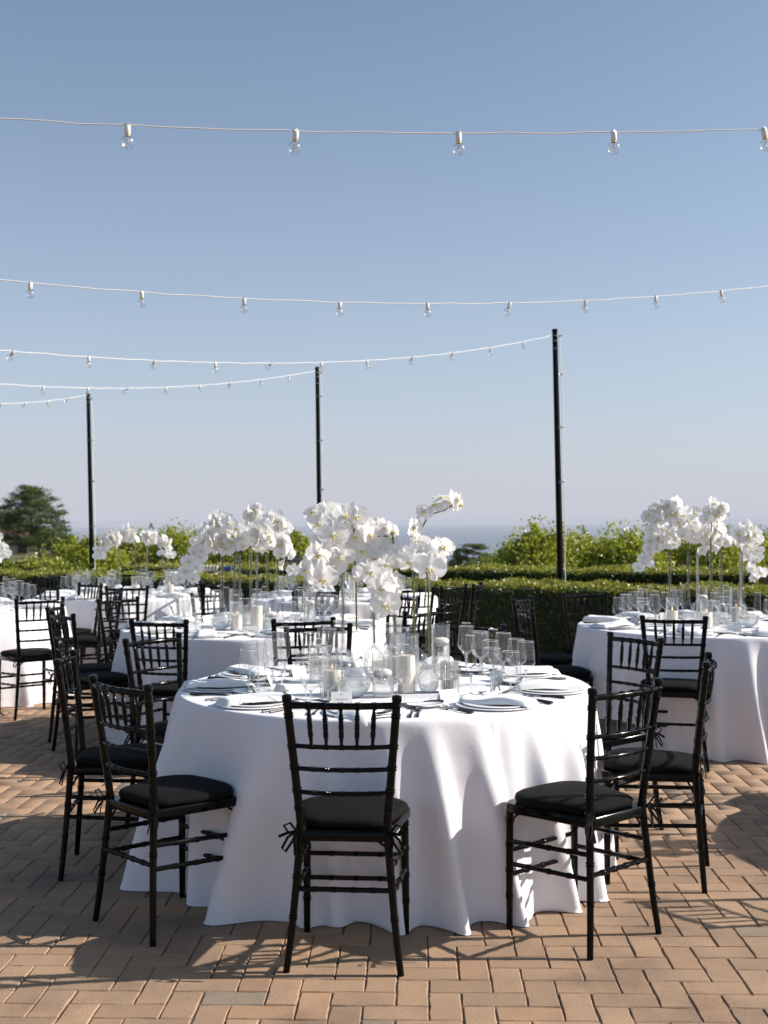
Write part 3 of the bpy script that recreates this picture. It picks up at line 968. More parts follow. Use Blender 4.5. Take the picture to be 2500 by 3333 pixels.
# spare cord with bulbs running down each post
for (lab, xb, xt, D, zt_, r0, r1), zs in zip(POSTS, ([3.60, 3.16, 2.56, 1.94, 1.32], [3.52, 3.20, 2.6, 1.93, 1.35], [3.3, 2.7, 2.1, 1.45])):
    lab2 = {2.022: 'spare end of bulbs hanging down beside the right post', -.863: 'spare end of bulbs hanging down beside the middle post', -4.225: 'spare end of bulbs hanging beside the left post'}[xb]
    root = thing('string_lights', lab2, 'string lights', (xb, D, 0), 0, 'loose ends of bulb strings on the posts')
    def Q_(z):
        return Vector(((xt - xb) * z / zt_ + r0 * 1.0 + .02, -.01, z))
    pts = [Q_(z) + Vector((.008 * math.sin(z * 5), 0, 0)) for z in np.linspace(zt_ - .05, .7, 24)]
    b = MB(); b.tube(pts, .006, 6); link('cord', b.mesh('cord', 'cord'), root)
    for z in zs:
        add_bulb(root, Q_(z) + Vector((.015, 0, 0)), 1.35, R(90) + brn.uniform(-.3, .3))

# ================================================================ CHAIRS
def ring_tube(path, r, seg, rings, rw=.0035, rr=1.22, taper=None):
    """tube along a path with pairs of raised bamboo rings at the fractions given"""
    path = [Vector(p) for p in path]
    ls = [0]
    for a, b in zip(path, path[1:]):
        ls.append(ls[-1] + (b - a).length)
    Lt = ls[-1]
    def at(s):
        s = min(max(s, 0), Lt)
        for i in range(len(path) - 1):
            if s <= ls[i + 1] or i == len(path) - 2:
                t = (s - ls[i]) / max(1e-9, ls[i + 1] - ls[i])
                return path[i].lerp(path[i + 1], t)
    st = [(l, 1.0) for l in ls]
    for f in rings:
        c = f * Lt
        for o in (-.0048, .0048):
            st += [(c + o - rw, 1.0), (c + o - rw * .45, rr), (c + o + rw * .45, rr), (c + o + rw, 1.0)]
    st = sorted((min(max(s, 0), Lt), q) for s, q in st)
    out, rad = [], []
    for s, q in st:
        if out and s - out[-1][0] < 1e-5:
            continue
        out.append((s, q))
    P_ = [at(s) for s, q in out]
    T_ = [(taper(s / Lt) if taper else 1.0) for s, q in out]
    b = MB()
    b.tube(P_, [r * q * t for (s, q), t in zip(out, T_)], seg)
    return b

def bow(xh, y, z, depth, n=9):
    return [(xh * (2 * i / (n - 1) - 1), y - depth * (1 - (2 * i / (n - 1) - 1) ** 2), z) for i in range(n)]

def chair_proto():
    P_ = []
    bl = 'black'
    # seat frame: rounded trapezoid
    def outline(wf, wb, yf, yb, rc, n=5):
        pts = []
        cs = [(wf - rc, yf - rc, 0), (-(wf - rc), yf - rc, 90), (-(wb - rc * .6), yb + rc * .6, 180), (wb - rc * .6, yb + rc * .6, 270)]
        for i, (cx, cy, a0) in enumerate(cs):
            rr = rc if i < 2 else rc * .6
            for k in range(n + 1):
                a = R(a0 + 90 * k / n)
                pts.append((cx + rr * math.cos(a), cy + rr * math.sin(a)))
        return pts
    def prism(rings, cap=True):
        b = MB(); vs = []; n = len(rings[0][0])
        for o, z in rings:
            vs += [(x, y, z) for x, y in o]
        fs = [tuple(range(n - 1, -1, -1))]
        for i in range(len(rings) - 1):
            for k in range(n):
                k2 = (k + 1) % n
                fs.append((i * n + k, i * n + k2, (i + 1) * n + k2, (i + 1) * n + k))
        fs.append(tuple((len(rings) - 1) * n + k for k in range(n)))
        return b.add(vs, fs)
    f = prism([(outline(.196, .150, .200, -.180, .05), .428), (outline(.200, .153, .204, -.183, .052), .432), (outline(.200, .153, .204, -.183, .052), .458), (outline(.196, .150, .200, -.180, .05), .462)])
    P_.append(('seat_frame', f.mesh('seat_frame', bl), None))
    # front legs
    for s in (-1, 1):
        b = ring_tube([(s * .180, .180, 0), (s * .180, .180, .12), (s * .178, .178, .43)], .0135, 12, [.28, .5, .72, .93], taper=lambda t: .86 + .14 * min(1, t * 2.2))
        P_.append(('leg', b.mesh('leg', bl), None))
    # rear posts: one curved piece from floor to finial
    def yx(s, z):
        if z < .47:
            t = z / .47
            return (s * (.190 - .046 * t ** .8), -.205 + .036 * t ** .9)
        t = (z - .47) / .45
        return (s * (.144 + .040 * t), -.169 - .050 * t ** 1.15)
    for s in (-1, 1):
        zs = [0, .1, .2, .3, .4, .47, .55, .65, .75, .85, .895]
        b = ring_tube([(*yx(s, z), z) for z in zs], .0138, 14, [.20, .345, .53, .60, .668, .755, .835, .95], taper=lambda t: .82 + .20 * min(1, t * 2.0))
        x, y = yx(s, .9)
        b.lathe([(.013, -.012), (.0150, -.009), (.0150, -.006), (.0125, -.003), (.0145, .002), (.0168, .007), (.0168, .020), (.0150, .0245), (.008, .027)], 14, Matrix.Translation((x, y, .894)))
        P_.append(('back_post', b.mesh('back_post', bl), None))
    def rail(z, r, rings, depth):
        x, y = yx(1, z)
        return ring_tube(bow(x, y, z, depth), r, 10, rings, rr=1.25)
    P_.append(('top_rail', rail(.886, .0115, [.2, .35, .5, .65, .8], .028).mesh('top_rail', bl), None))
    for z in (.748, .672, .592):
        P_.append(('back_rail', rail(z, .0078, [.2, .35, .5, .65, .8], .026).mesh('back_rail', bl), None))
    for k in range(5):
        t = .2 + .15 * k
        u = 2 * t - 1
        xa, ya = yx(1, .880); xc, yc = yx(1, .75)
        top = Vector((xa * u, ya - .028 * (1 - u * u), .878)); bot = Vector((xc * u, yc - .026 * (1 - u * u), .752))
        b = ring_tube([bot, top], .0082, 9, [.30, .52, .76], rw=.003, rr=1.2, taper=lambda t: .55 + .45 * min(1, min(t, 1 - t) * 3.6))
        P_.append(('spindle', b.mesh('spindle', bl), None))
    # stretchers
    def stre(a, c, r, n):
        return ring_tube([a, c], r, 9, [(i + 1) / (n + 1) for i in range(n)], rr=1.25)
    for z in (.285, .197):
        P_.append(('stretcher', stre((-.178, .18, z), (.178, .18, z), .0088, 3).mesh('stretcher', bl), None))
    x, y = yx(1, .270)
    P_.append(('stretcher', stre((-x, y, .270), (x, y, .270), .0088, 4).mesh('stretcher', bl), None))
    for s in (-1, 1):
        for z in (.330, .248):
            x, y = yx(s, z)
            P_.append(('stretcher', stre((s * .179, .18, z - .01), (x, y, z + .01), .0088, 3).mesh('stretcher', bl), None))
    # corner brackets under the seat
    b = MB()
    for s in (-1, 1):
        x, y = yx(s, .42)
        b.tube([(x, y + .01, .385), (x - s * .006, y + .022, .41), (x - s * .02, y + .035, .43)], .0045, 6)
        b.tube([(x, y, .388), (x - s * .01, y, .412), (x - s * .035, y, .43)], .0045, 6)
        b.tube([(s * .178, .165, .385), (s * .178, .155, .412), (s * .176, .13, .43)], .0045, 6)
    P_.append(('bracket', b.mesh('bracket', bl), None))
    # cushion
    o0 = outline(.196, .150, .204, -.160, .125, 8)
    def sc(o, k, dy=0):
        return [(x * k, (y - .02) * k + .02 + dy) for x, y in o]
    c = prism([(sc(o0, .94), .4625), (sc(o0, .99), .466), (sc(o0, 1.015), .476), (sc(o0, 1.0), .487), (sc(o0, .95), .4935), (sc(o0, .82), .498), (sc(o0, .5), .5015), (sc(o0, .2), .502)])
    cm = c.mesh('cushion', 'pad', angle=75)
    ties = []
    for s in (-1, 1):
        x, y = yx(s, .475)
        b = MB()
        def rib(pts, w=.009):
            pts = [Vector(p) for p in pts]
            n = len(pts); vs = []
            for i, p in enumerate(pts):
                t = (pts[min(i + 1, n - 1)] - pts[max(i - 1, 0)]).normalized()
                sd = t.cross(Vector((.3, 1, .2))).normalized() * w / 2
                nn = t.cross(sd).normalized() * .0008
                vs += [p + sd + nn, p - sd + nn, p - sd - nn, p + sd - nn]
            fs = []
            for i in range(n - 1):
                for k in range(4):
                    k2 = (k + 1) % 4
                    fs.append((i * 4 + k, i * 4 + k2, i * 4 + 4 + k2, i * 4 + 4 + k))
            fs += [(3, 2, 1, 0), tuple((n - 1) * 4 + k for k in range(4))]
            b.add(vs, fs)
        q = Vector((x + s * .012, y - .016, .462))
        b.lathe([(.0165, -.006), (.0172, 0), (.0165, .006)], 12, Matrix.Translation((x, y, .468)))
        b.box(q, (.012, .010, .013))
        rib([q, q + Vector((s * .02, -.012, .03)), q + Vector((s * .04, -.018, .022)), q + Vector((s * .026, -.012, -.002)), q])
        rib([q, q + Vector((s * .012, -.016, -.03)), q + Vector((s * .034, -.024, -.062)), q + Vector((s * .046, -.02, -.052)), q + Vector((s * .028, -.012, -.018)), q])
        rib([q, q + Vector((s * .006, -.012, -.03)), q + Vector((s * .002, -.02, -.075))], .010)
        rib([q, q + Vector((s * .03, -.012, -.004)), q + Vector((s * .058, -.02, .004 + .018 * s))], .010)
        ties.append(('tie', b.mesh('tie', 'pad'), None))
    P_.append(('cushion', cm, None, ties))
    return Proto('banquet_chair', P_)
CHAIR = chair_proto()
def put_chair(label, tc, ang, r=1.36, face=None, group=None):
    """rear feet centred at distance r from the table centre, facing it"""
    a = R(ang)
    px, py = tc[0] + r * math.cos(a), tc[1] + r * math.sin(a)
    f = R(face) if face is not None else a + PI
    # local +Y is the facing direction; rear feet sit 0.205 behind the origin
    ox, oy = px + .205 * math.cos(f), py + .205 * math.sin(f)
    return CHAIR.place(label, 'chair', (ox, oy, 0), f - PI / 2, group)

# ================================================================ TABLES
TOPZ = .757
def table_proto():
    P_ = []
    b = MB(); b.lathe([(.905, -.03), (.912, -.027), (.912, -.003), (.905, 0)], 64, Matrix.Translation((0, 0, TOPZ - .004)))
    P_.append(('table_top', b.mesh('table_top', 'wood'), None))
    for k in range(4):
        a = PI / 4 + k * PI / 2
        b = MB(); b.tube([(.55 * math.cos(a), .55 * math.sin(a), TOPZ - .034), (.6 * math.cos(a), .6 * math.sin(a), .0)], .014, 8)
        P_.append(('leg', b.mesh('leg', 'metal'), None))
    return Proto('round_table', P_)
TABLE = table_proto()

def cloth(seed, folds=None, RT=.914, H=TOPZ + .0012):
    r = random.Random(seed)
    if folds is None:
        folds = []
        n = r.choice((15, 16, 17))
        a = r.uniform(0, 360)
        for k in range(n):
            folds.append((a + k * 360 / n + r.uniform(-7, 7), r.uniform(.08, .17) * (1.4 if r.random() < .25 else 1), r.uniform(2.6, 4.4), r.uniform(-.9, .9)))
    NT, NS, NR = 540, 46, 10
    th = np.arange(NT) * 2 * PI / NT
    nph = [r.uniform(0, 6.28) for _ in range(12)]
    s_tot = TOPZ + .018
    V = []
    # top
    rings = [0.001] + [RT * (k / NR) for k in range(1, NR)] + [RT - .012]
    for rr in rings:
        V.append(np.stack([rr * np.cos(th), rr * np.sin(th), np.full(NT, H)], 1))
    ss = np.concatenate([np.linspace(.004, .03, 5), np.linspace(.045, s_tot, NS)])
    for s in ss:
        t = s / s_tot
        F = np.zeros(NT); dth = np.zeros(NT)
        for (a, amp, wd, sk) in folds:
            w_ = wd * (1.35 - .25 * t)
            d = (np.degrees(th) - a - sk * 5 * t + 180) % 360 - 180
            x = d / w_
            bump = (1 + np.abs(x) ** 2.4 * .8) ** -1.15
            st = max(0, t - .008) ** (.85 if amp > 0 else .8)
            F += amp * st * bump
            dth += R(wd) * .55 * sk * st * bump
        F += t * (-.035 + .010 * np.sin(th * 5 + nph[0]) + .010 * np.sin(th * 11 + nph[1]))
        F += min(1, t * 4) * (.009 * np.abs(np.sin(th * 9.5 + nph[2] + .6 * np.sin(th * 3 + nph[4]))) ** .7 * (1 + t) + .004 * np.sin(th * 23 + nph[7] + 1.5 * t + 2 * np.sin(th * 2)) * t)
        F += .0025 * min(1, t * 8) * np.sin(th * 31 + nph[3] + 5 * t)
        # edge rounding
        e = .014
        if s < e * 1.57:
            q = s / e
            rad = RT - e + e * math.sin(q) + 0.0 * th
            z = H - e * (1 - math.cos(q)) + 0.0 * th
        else:
            rad = RT + .005 * t + F
            z = H - s - .0 * th + .010 * t * np.sin(th * 7 + nph[5]) + .006 * t * np.sin(th * 19 + nph[6])
        z = np.maximum(z, .003)
        tt = th + dth
        V.append(np.stack([rad * np.cos(tt), rad * np.sin(tt), z], 1))
    n = len(V)
    V = np.concatenate(V)
    k = np.arange(NT); k2 = (k + 1) % NT
    F = []
    for i in range(n - 1):
        F.append(np.stack([i * NT + k, (i + 1) * NT + k, (i + 1) * NT + k2, i * NT + k2], 1))
    me = np_mesh('tablecloth', V, np.concatenate(F), 'cloth', smooth=True)
    return me

# ---------------------------------------------------------------- tableware
def glass_proto(name, foot, hs, hw, ht, rw, rr):
    b = MB()
    b.lathe([(foot, 0), (foot, .0015), (foot * .5, .003), (.006, .008), (.0036, .02), (.0033, hs * .6), (.0042, hs - .004), (.010, hs + .003)], 16, cap1=True)
    stem = b.mesh('stem', 'stemglass')
    b = MB()
    dz = hw - hs
    prof = [(.0045, hs + .002), (rw * .45, hs + dz * .30), (rw * .82, hs + dz * .70), (rw * .97, hs + dz * .93), (rw, hw + .003), (rw * .985, hw + .012), (rr + (rw - rr) * .55, hw + (ht - hw) * .5), (rr, ht)]
    b.lathe(prof, 24, cap0=False, cap1=False)
    # slightly thicker rim and base of the bowl; white paints in the rim glint
    b.lathe([(rr - .0006, ht - .0009), (rr + .0007, ht), (rr - .0006, ht + .0009), (rr - .0014, ht)], 24, cap0=False, cap1=False, mi=1)
    bowl = b.mesh('bowl', ['glass', 'rim'], angle=60)
    return Proto(name, [('stem', stem, None), ('bowl', bowl, None)])
GL = {
    'flute': glass_proto('champagne_flute', .032, .088, .122, .250, .0235, .0205),
    'wine': glass_proto('wine_glass', .036, .095, .133, .228, .0420, .0330),
    'red': glass_proto('wine_glass', .036, .078, .112, .205, .0445, .0350),
    'water': glass_proto('water_goblet', .035, .058, .092, .188, .0430, .0360),
}
GLAB = {'flute': 'tall slender champagne flute', 'wine': 'tall white wine glass', 'red': 'wide red wine glass', 'water': 'short-stemmed water goblet'}
GCAT = {'flute': 'champagne flute', 'wine': 'wine glass', 'red': 'wine glass', 'water': 'water glass'}

def plate_mesh(name, r, mat, h=.018):
    b = MB()
    b.lathe([(r * .55, 0), (r * .62, .002), (r * .97, h - .003), (r, h), (r * .985, h + .0012), (r * .66, .0052), (r * .3, .0045), (.001, .0045)], 48, cap0=True, cap1=False)
    return b.mesh(name, mat, angle=50)
PL = {'charger': plate_mesh('charger_plate', .162, 'charger', .0075), 'dinner': plate_mesh('dinner_plate', .138, 'porcelain', .0085), 'bread': plate_mesh('bread_plate', .082, 'porcelain', .014)}

def napkin_mesh(seed, w_=.13, l_=.30, h=.023, drop=0.0):
    r = random.Random(seed)
    nx, ny = 14, 26
    ph = [r.uniform(0, 6) for _ in range(6)]
    V = []
    def pt(u, v, layer):       # u across -1..1, v along 0..1
        x = u * w_ / 2 * (1 + .04 * math.sin(v * 7 + ph[0]))
        y = (v - .5) * l_ + .006 * math.sin(u * 3 + ph[1])
        edge = max(0, 1 - abs(u) ** 6) * max(0, 1 - abs(2 * v - 1) ** 14)
        z = h * layer * (edge ** .5) * (1 + .16 * math.sin(v * 9 + ph[2]) + .12 * math.sin(u * 4 + v * 5 + ph[3]))
        sag = .010 * (abs(2 * v - 1) ** 3)
        z += -sag * .3 + .004 * math.sin(v * 6 + ph[4]) * 1
        if drop and v > .72:
            q = (v - .72) / .28
            z -= drop * q ** 1.6
            y -= l_ * .07 * q ** 2
        return (x, y, z)
    for i in range(ny + 1):
        ring = [pt(2 * k / nx - 1, i / ny, 1) for k in range(nx + 1)] + [pt(1 - 2 * k / nx, i / ny, 0) for k in range(1, nx)]
        V.append([Vector(p) - (Vector((0, 0, .0005)) if j > nx else Vector((0, 0, 0))) for j, p in enumerate(ring)])
    n = len(V[0])
    vs = [p for ring in V for p in ring]
    fs = []
    for i in range(ny):
        for k in range(n):
            k2 = (k + 1) % n
            fs.append((i * n + k, i * n + k2, (i + 1) * n + k2, (i + 1) * n + k))
    fs += [tuple(range(n - 1, -1, -1)), tuple(ny * n + k for k in range(n))]
    b = MB(); b.add(vs, fs)
    # visible fold line: a second thinner layer
    return b.mesh('napkin', 'napkin', angle=70)
NAP = [napkin_mesh(k) for k in range(6)]
NAPD = napkin_mesh(9, .15, .30, .018, .035)

def fork_parts():
    b = MB()
    b.tube([(0, -.095, .004), (0, -.03, .006), (0, .0, .004)], [.0052, .0036, .0022], 8)
    hd = MB()
    hd.tube([(0, -.003, .004), (0, .03, .005), (0, .045, .003)], [.0022, .0026, .007], 8)
    hd.box((0, .053, .003), (.022, .016, .0018))
    for k in range(4):
        x = -.0092 + k * .0061
        hd.tube([(x, .058, .003), (x, .085, .0035), (x, .105, .008)], [.0014, .0013, .0007], 5)
    return [('handle', b.mesh('handle', 'handle'), None), ('head', hd.mesh('head', 'steel'), None)]
FORK = Proto('fork', fork_parts())
def knife_parts():
    b = MB(); b.tube([(0, -.115, .004), (0, -.04, .006), (0, .0, .004)], [.0052, .0042, .0026], 8)
    bl_ = MB()
    pts = [(-.0035, 0), (.004, 0), (.0085, .03), (.009, .08), (.004, .115), (-.003, .122), (-.0055, .06)]
    n = len(pts)
    bl_.add([(x, y, .0035) for x, y in pts] + [(x, y, .0022) for x, y in pts], [tuple(range(n)), tuple(range(2 * n - 1, n - 1, -1))] + [(k, n + k, n + (k + 1) % n, (k + 1) % n) for k in range(n)])
    return [('handle', b.mesh('handle', 'handle'), None), ('blade', bl_.mesh('blade', 'steel'), None)]
KNIFE = Proto('knife', knife_parts())
def spoon_parts():
    b = MB(); b.tube([(0, -.1, .004), (0, -.03, .006), (0, .03, .004)], [.0052, .0036, .0022], 8)
    h_ = MB(); h_.lathe([(.0005, .0), (.011, .0015), (.017, .005), (.0185, .009), (.0165, .006), (.010, .003), (.0005, .0016)], 16, Matrix.Translation((0, .055, 0)) @ Matrix.Diagonal((1, 1.5, 1, 1)), cap0=False, cap1=False)
    return [('handle', b.mesh('handle', 'handle'), None), ('bowl', h_.mesh('bowl', 'steel'), None)]
SPOON = Proto('spoon', spoon_parts())
BUTTER = Proto('butter_knife', [(n, m, Matrix.Diagonal((.85, .72, .9, 1))) for n, m, _ in KNIFE.parts])

def card_parts(seed):
    r = random.Random(seed)
    b = MB()
    w_, h, t = .085, .05, .0006
    c_, s_ = math.cos(R(68)), math.sin(R(68))
    for sg_ in (-1, 1):
        a = Vector((0, sg_ * h * c_, 0)); tp = Vector((0, 0, h * s_)); nn = Vector((0, sg_ * s_, c_)) * t
        vs = []
        for x in (-w_ / 2, w_ / 2):
            vs += [Vector((x, 0, 0)) + a, Vector((x, 0, 0)) + tp, Vector((x, 0, 0)) + tp + nn, Vector((x, 0, 0)) + a + nn]
        b.add(vs, [(0, 1, 5, 4), (3, 7, 6, 2), (0, 4, 7, 3), (1, 2, 6, 5), (0, 3, 2, 1), (4, 5, 6, 7)])
    # faint handwritten name and little motif on the outer face
    q = MB()
    def on(x, v):
        a = Vector((0, -h * c_, 0)); tp = Vector((0, 0, h * s_)); nn = Vector((0, -s_, c_)) * (t + .0003)
        return a.lerp(tp, v) + Vector((x, 0, 0)) + nn
    pts = []
    for i in range(34):
        u = i / 33
        pts.append(on(-.026 + .052 * u + .0015 * math.sin(i * 2.1 + seed), .36 + .10 * math.sin(i * 1.7 + seed) * (1 if i % 7 < 3 else .45)))
    q.tube(pts, .00035, 4)
    pts = [on(.003 * math.cos(a), .78 + .05 * math.sin(a)) for a in np.linspace(0, 6, 9)]
    q.tube(pts, .0006, 4)
    return [('card', b.mesh('card', 'card', smooth=False), None), ('handwriting', q.mesh('handwriting', 'ink'), None)]
M['ink'] = simple('grey_ink', (.25, .25, .26), .7)
M['menu'] = simple('charcoal_card', (.028, .034, .037), .75)
M['print'] = simple('white_print', (.62, .62, .62), .8)
CARDS = [Proto('place_card', card_parts(k)) for k in range(4)]
def menu_parts(seed):
    r = random.Random(seed)
    w_, l_ = .10, .235
    b = MB()
    n = 12
    vs = []
    for i in range(n + 1):
        y = (i / n - .5) * l_; z = .006 * ((2 * i / n - 1) ** 2) - .003
        vs += [(-w_ / 2, y, z), (w_ / 2, y, z), (w_ / 2, y, z + .0007), (-w_ / 2, y, z + .0007)]
    fs = []
    for i in range(n):
        for k in range(4):
            k2 = (k + 1) % 4
            fs.append((i * 4 + k, i * 4 + k2, i * 4 + 4 + k2, i * 4 + 4 + k))
    fs += [(3, 2, 1, 0), tuple(n * 4 + k for k in range(4))]
    b.add(vs, fs)
    q = MB()
    y = l_ / 2 - .022
    while y > -l_ / 2 + .02:
        wd = r.choice((.03, .05, .062, .07)); x = -wd / 2
        z = .006 * ((2 * y / l_) ** 2) - .003 + .0010
        hgt = .0016
        while x < wd / 2:
            ww = r.uniform(.004, .011)
            q.box((x + ww / 2, y, z), (ww, hgt, .0004)); x += ww + .0022
        y -= r.choice((.0055, .0055, .0065, .016))
    return [('card', b.mesh('card', 'menu', smooth=False), None), ('print', q.mesh('print', 'print', smooth=False), None)]
MENUS = [Proto('menu_card', menu_parts(k)) for k in range(3)]

def place_on(proto, label, cat, tc, a, r, t, z, rot=0, group=None, tilt=None):
    """a: seat angle in radians; r outward along the seat axis, t towards the guest's right; local +Y points to the table centre"""
    ex, ey = math.cos(a), math.sin(a)
    tx, ty = -math.sin(a), math.cos(a)
    x, y = tc[0] + ex * r + tx * t, tc[1] + ey * r + ty * t
    rz = a + PI / 2 + rot
    if isinstance(proto, Proto):
        o = proto.place(label, cat, (x, y, z), rz, group)
    else:
        o = link(proto.name.split('.')[0], proto)
        o.location = (x, y, z); o.rotation_euler = (0, 0, rz)
        tag(o, label, cat, group)
    if tilt:
        o.rotation_euler = (tilt[0], tilt[1], rz)
    return o
TZ = TOPZ + .0016
srn = random.Random(21)
def setting(tc, ang, seat, tab, level, plate_r=.735, first=False, naprot=None):
    a = R(ang)
    where = f'at the {seat} of the {tab}'
    J = srn.uniform
    nr = naprot if naprot is not None else J(-.5, .5)
    place_on(PL['charger'], f'frosted glass charger {where}', 'plate', tc, a, plate_r, 0, TZ, 0, 'charger plates')
    place_on(PL['dinner'], f'white dinner plate {where}', 'plate', tc, a, plate_r + J(-.004, .004), J(-.003, .003), TZ + .0050, 0, 'dinner plates')
    nap = NAPD if first else NAP[srn.randrange(6)]
    place_on(nap, f'folded white napkin {where}', 'napkin', tc, a, plate_r + (.045 if first else .0), 0, TZ + .0145, nr + (PI if first else (PI if J(0, 1) < .5 else 0)), 'folded napkins')
    for kind, r_, t_ in (('flute', .47, .10), ('wine', .50, .165), ('red', .565, .125), ('water', .60, .20)):
        if first:
            r_, t_ = {'flute': (.635, .148), 'wine': (.50, -.02 + .1), 'red': (.63, .095), 'water': (.60, -.155)}[kind]
        place_on(GL[kind], f'{GLAB[kind]} {where}', GCAT[kind], tc, a, r_ + J(-.012, .012), t_ + J(-.01, .01), TZ, 0, f'{GCAT[kind]}s on the tables')
    if level >= 1:
        place_on(FORK, f'dark-handled fork nearest the plate {where}', 'fork', tc, a, plate_r - .02, -.185, TZ, J(-.08, .08), 'forks')
        place_on(KNIFE, f'dark-handled dinner knife {where}', 'knife', tc, a, plate_r, .182, TZ, J(-.05, .05), 'knives')
        place_on(CARDS[srn.randrange(4)], f'white tent place card {where}', 'place card', tc, a, plate_r - .215, -.10 + J(-.03, .03), TZ, PI * 0 + J(-.4, .4), 'place cards')
    if level >= 2:
        place_on(FORK, f'outer dark-handled fork {where}', 'fork', tc, a, plate_r - .01, -.212, TZ, J(-.08, .08), 'forks')
        place_on(SPOON, f'dark-handled spoon {where}', 'spoon', tc, a, plate_r, .208, TZ, J(-.05, .05), 'spoons')
    if level >= 1:
        place_on(PL['bread'], f'small white bread plate {where}', 'plate', tc, a, plate_r - .17, -.235, TZ, 0, 'bread plates')
    if level >= 2:
        place_on(BUTTER, f'butter knife {where}', 'knife', tc, a, plate_r - .17, -.235, TZ + .0145, J(.9, 1.4), 'butter knives')
        place_on(MENUS[srn.randrange(3)], f'charcoal menu card {where}', 'menu', tc, a, plate_r - (.0 if first else .03), .075 if first else .052, TZ + .0150, nr + J(-.1, .1), 'menu cards', tilt=(0, R(-4), 0))

# ---------------------------------------------------------------- vases, candles, orchids
def vase(kind, H_, seg=28):
    tr = .0115
    if kind == 'teardrop':
        body = [(.030, .0), (.048, .006), (.056, .026), (.056, .045), (.046, .078), (.028, .112), (.016, .138), (.0125, .155)]
    elif kind == 'dome':
        body = [(.044, .0), (.047, .003), (.048, .01), (.048, .105), (.046, .125), (.038, .142), (.022, .152), (.0135, .158)]
    elif kind == 'widedome':
        body = [(.050, .0), (.054, .004), (.055, .02), (.056, .09), (.052, .118), (.036, .142), (.020, .152), (.0135, .160)]
    else:
        body = [(.016, .0), (.032, .006), (.043, .022), (.046, .046), (.041, .070), (.028, .096), (.018, .118), (.0125, .15)]
    neck = [(tr, .18), (tr, H_ - .004), (tr + .0015, H_)]
    b = MB()
    b.lathe(body + neck, seg, cap1=False)
    n = len(body)
    g_ = b.mesh('body', 'ribbed' if kind == 'dome' else 'tube', angle=60)
    wl = .9
    inner = [(max(.001, r - .0025), z + .004 if i == 0 else z) for i, (r, z) in enumerate(body)]
    inner = [(r, z) for r, z in inner if z < .1]
    b = MB(); b.lathe(inner, seg)
    wt = b.mesh('water', 'water', angle=60)
    return Proto('bud_vase', [('body', g_, None), ('water', wt, None)])
VH = .50
VASE = {k: vase(k, VH) for k in ('teardrop', 'dome', 'widedome', 'orb')}
def bowl_vase():
    b = MB()
    prof = []
    R0 = .069
    for i in range(15):
        a = PI - (PI - R(24)) * i / 14
        prof.append((max(.012, R0 * math.sin(a)), R0 + R0 * math.cos(a) * 1.0))
    prof[0] = (.020, .0015)
    b.lathe(prof + [(prof[-1][0] + .001, prof[-1][1] + .002)], 36, cap1=False)
    g_ = b.mesh('body', 'tube', angle=70)
    inn = [(max(.001, r - .003), z + .002 * (i == 0)) for i, (r, z) in enumerate(prof) if z < .085]
    b = MB(); b.lathe(inn, 36)
    return Proto('globe_vase', [('body', g_, None), ('water', b.mesh('water', 'water', angle=70), None)])
GLOBE = bowl_vase()

def holder(name, r, h, mat='tube', base=.004, water=0):
    b = MB()
    b.lathe([(r, 0), (r, h), (r + .0008, h + .001), (r - .0016, h + .001), (r - .0022, h), (r - .0022, base), (.0005, base)], 32, cap1=False)
    parts = [('glass', b.mesh('glass', mat, angle=50), None)]
    if water:
        b = MB(); b.lathe([(r - .003, base + .001), (r - .003, water)], 32)
        parts.append(('water', b.mesh('water', 'water', angle=50), None))
    return Proto(name, parts)
def candle(name, r, h, mat, lit=False, floating=False):
    b = MB()
    if floating:
        b.lathe([(r * .35, 0), (r * .8, h * .22), (r, h * .55), (r * .97, h * .75), (r * .7, h * .96), (.001, h * .97)], 28, cap1=False)
    else:
        b.lathe([(r * .97, 0), (r, .003), (r, h - .004), (r * .95, h), (r * .7, h - .003), (.001, h - .005)], 28, cap1=False)
    wk = MB(); wk.tube([(0, 0, h - .006), (.0006, 0, h + .008)], .0009, 5)
    parts = [('wax', b.mesh('wax', mat, angle=50), None), ('wick', wk.mesh('wick', 'handle'), None)]
    if lit:
        f_ = MB(); f_.lathe([(.0005, 0), (.0032, .005), (.0034, .009), (.0018, .018), (.0003, .025)], 10, Matrix.Translation((0, 0, h + .004)))
        parts.append(('flame', f_.mesh('flame', 'flame'), None))
    return Proto(name, parts)

HOLD = {'tall': holder('hurricane_glass', .043, .25, water=.165), 'mid': holder('hurricane_glass', .043, .195), 'wide': holder('hurricane_glass', .046, .245),
        'short': holder('candle_cylinder', .044, .18, water=.09), 'ribbed': holder('ribbed_votive_glass', .042, .13, 'ribbed'), 'slim': holder('candle_cylinder', .030, .24)}
CAN = {'float_tall': (candle('floating_candle', .038, .04, 'waxw', floating=True), .150), 'float_short': (candle('floating_candle', .039, .04, 'waxw', floating=True), .076),
       'pillar_short': (candle('pillar_candle', .036, .100, 'wax', lit=True), .0045), 'pillar_tall': (candle('pillar_candle', .038, .155, 'wax'), .0045), 'votive': (candle('votive_candle', .032, .05, 'waxw'), .0045),
       'slim': (candle('pillar_candle', .024, .08, 'wax', lit=True), .0045)}

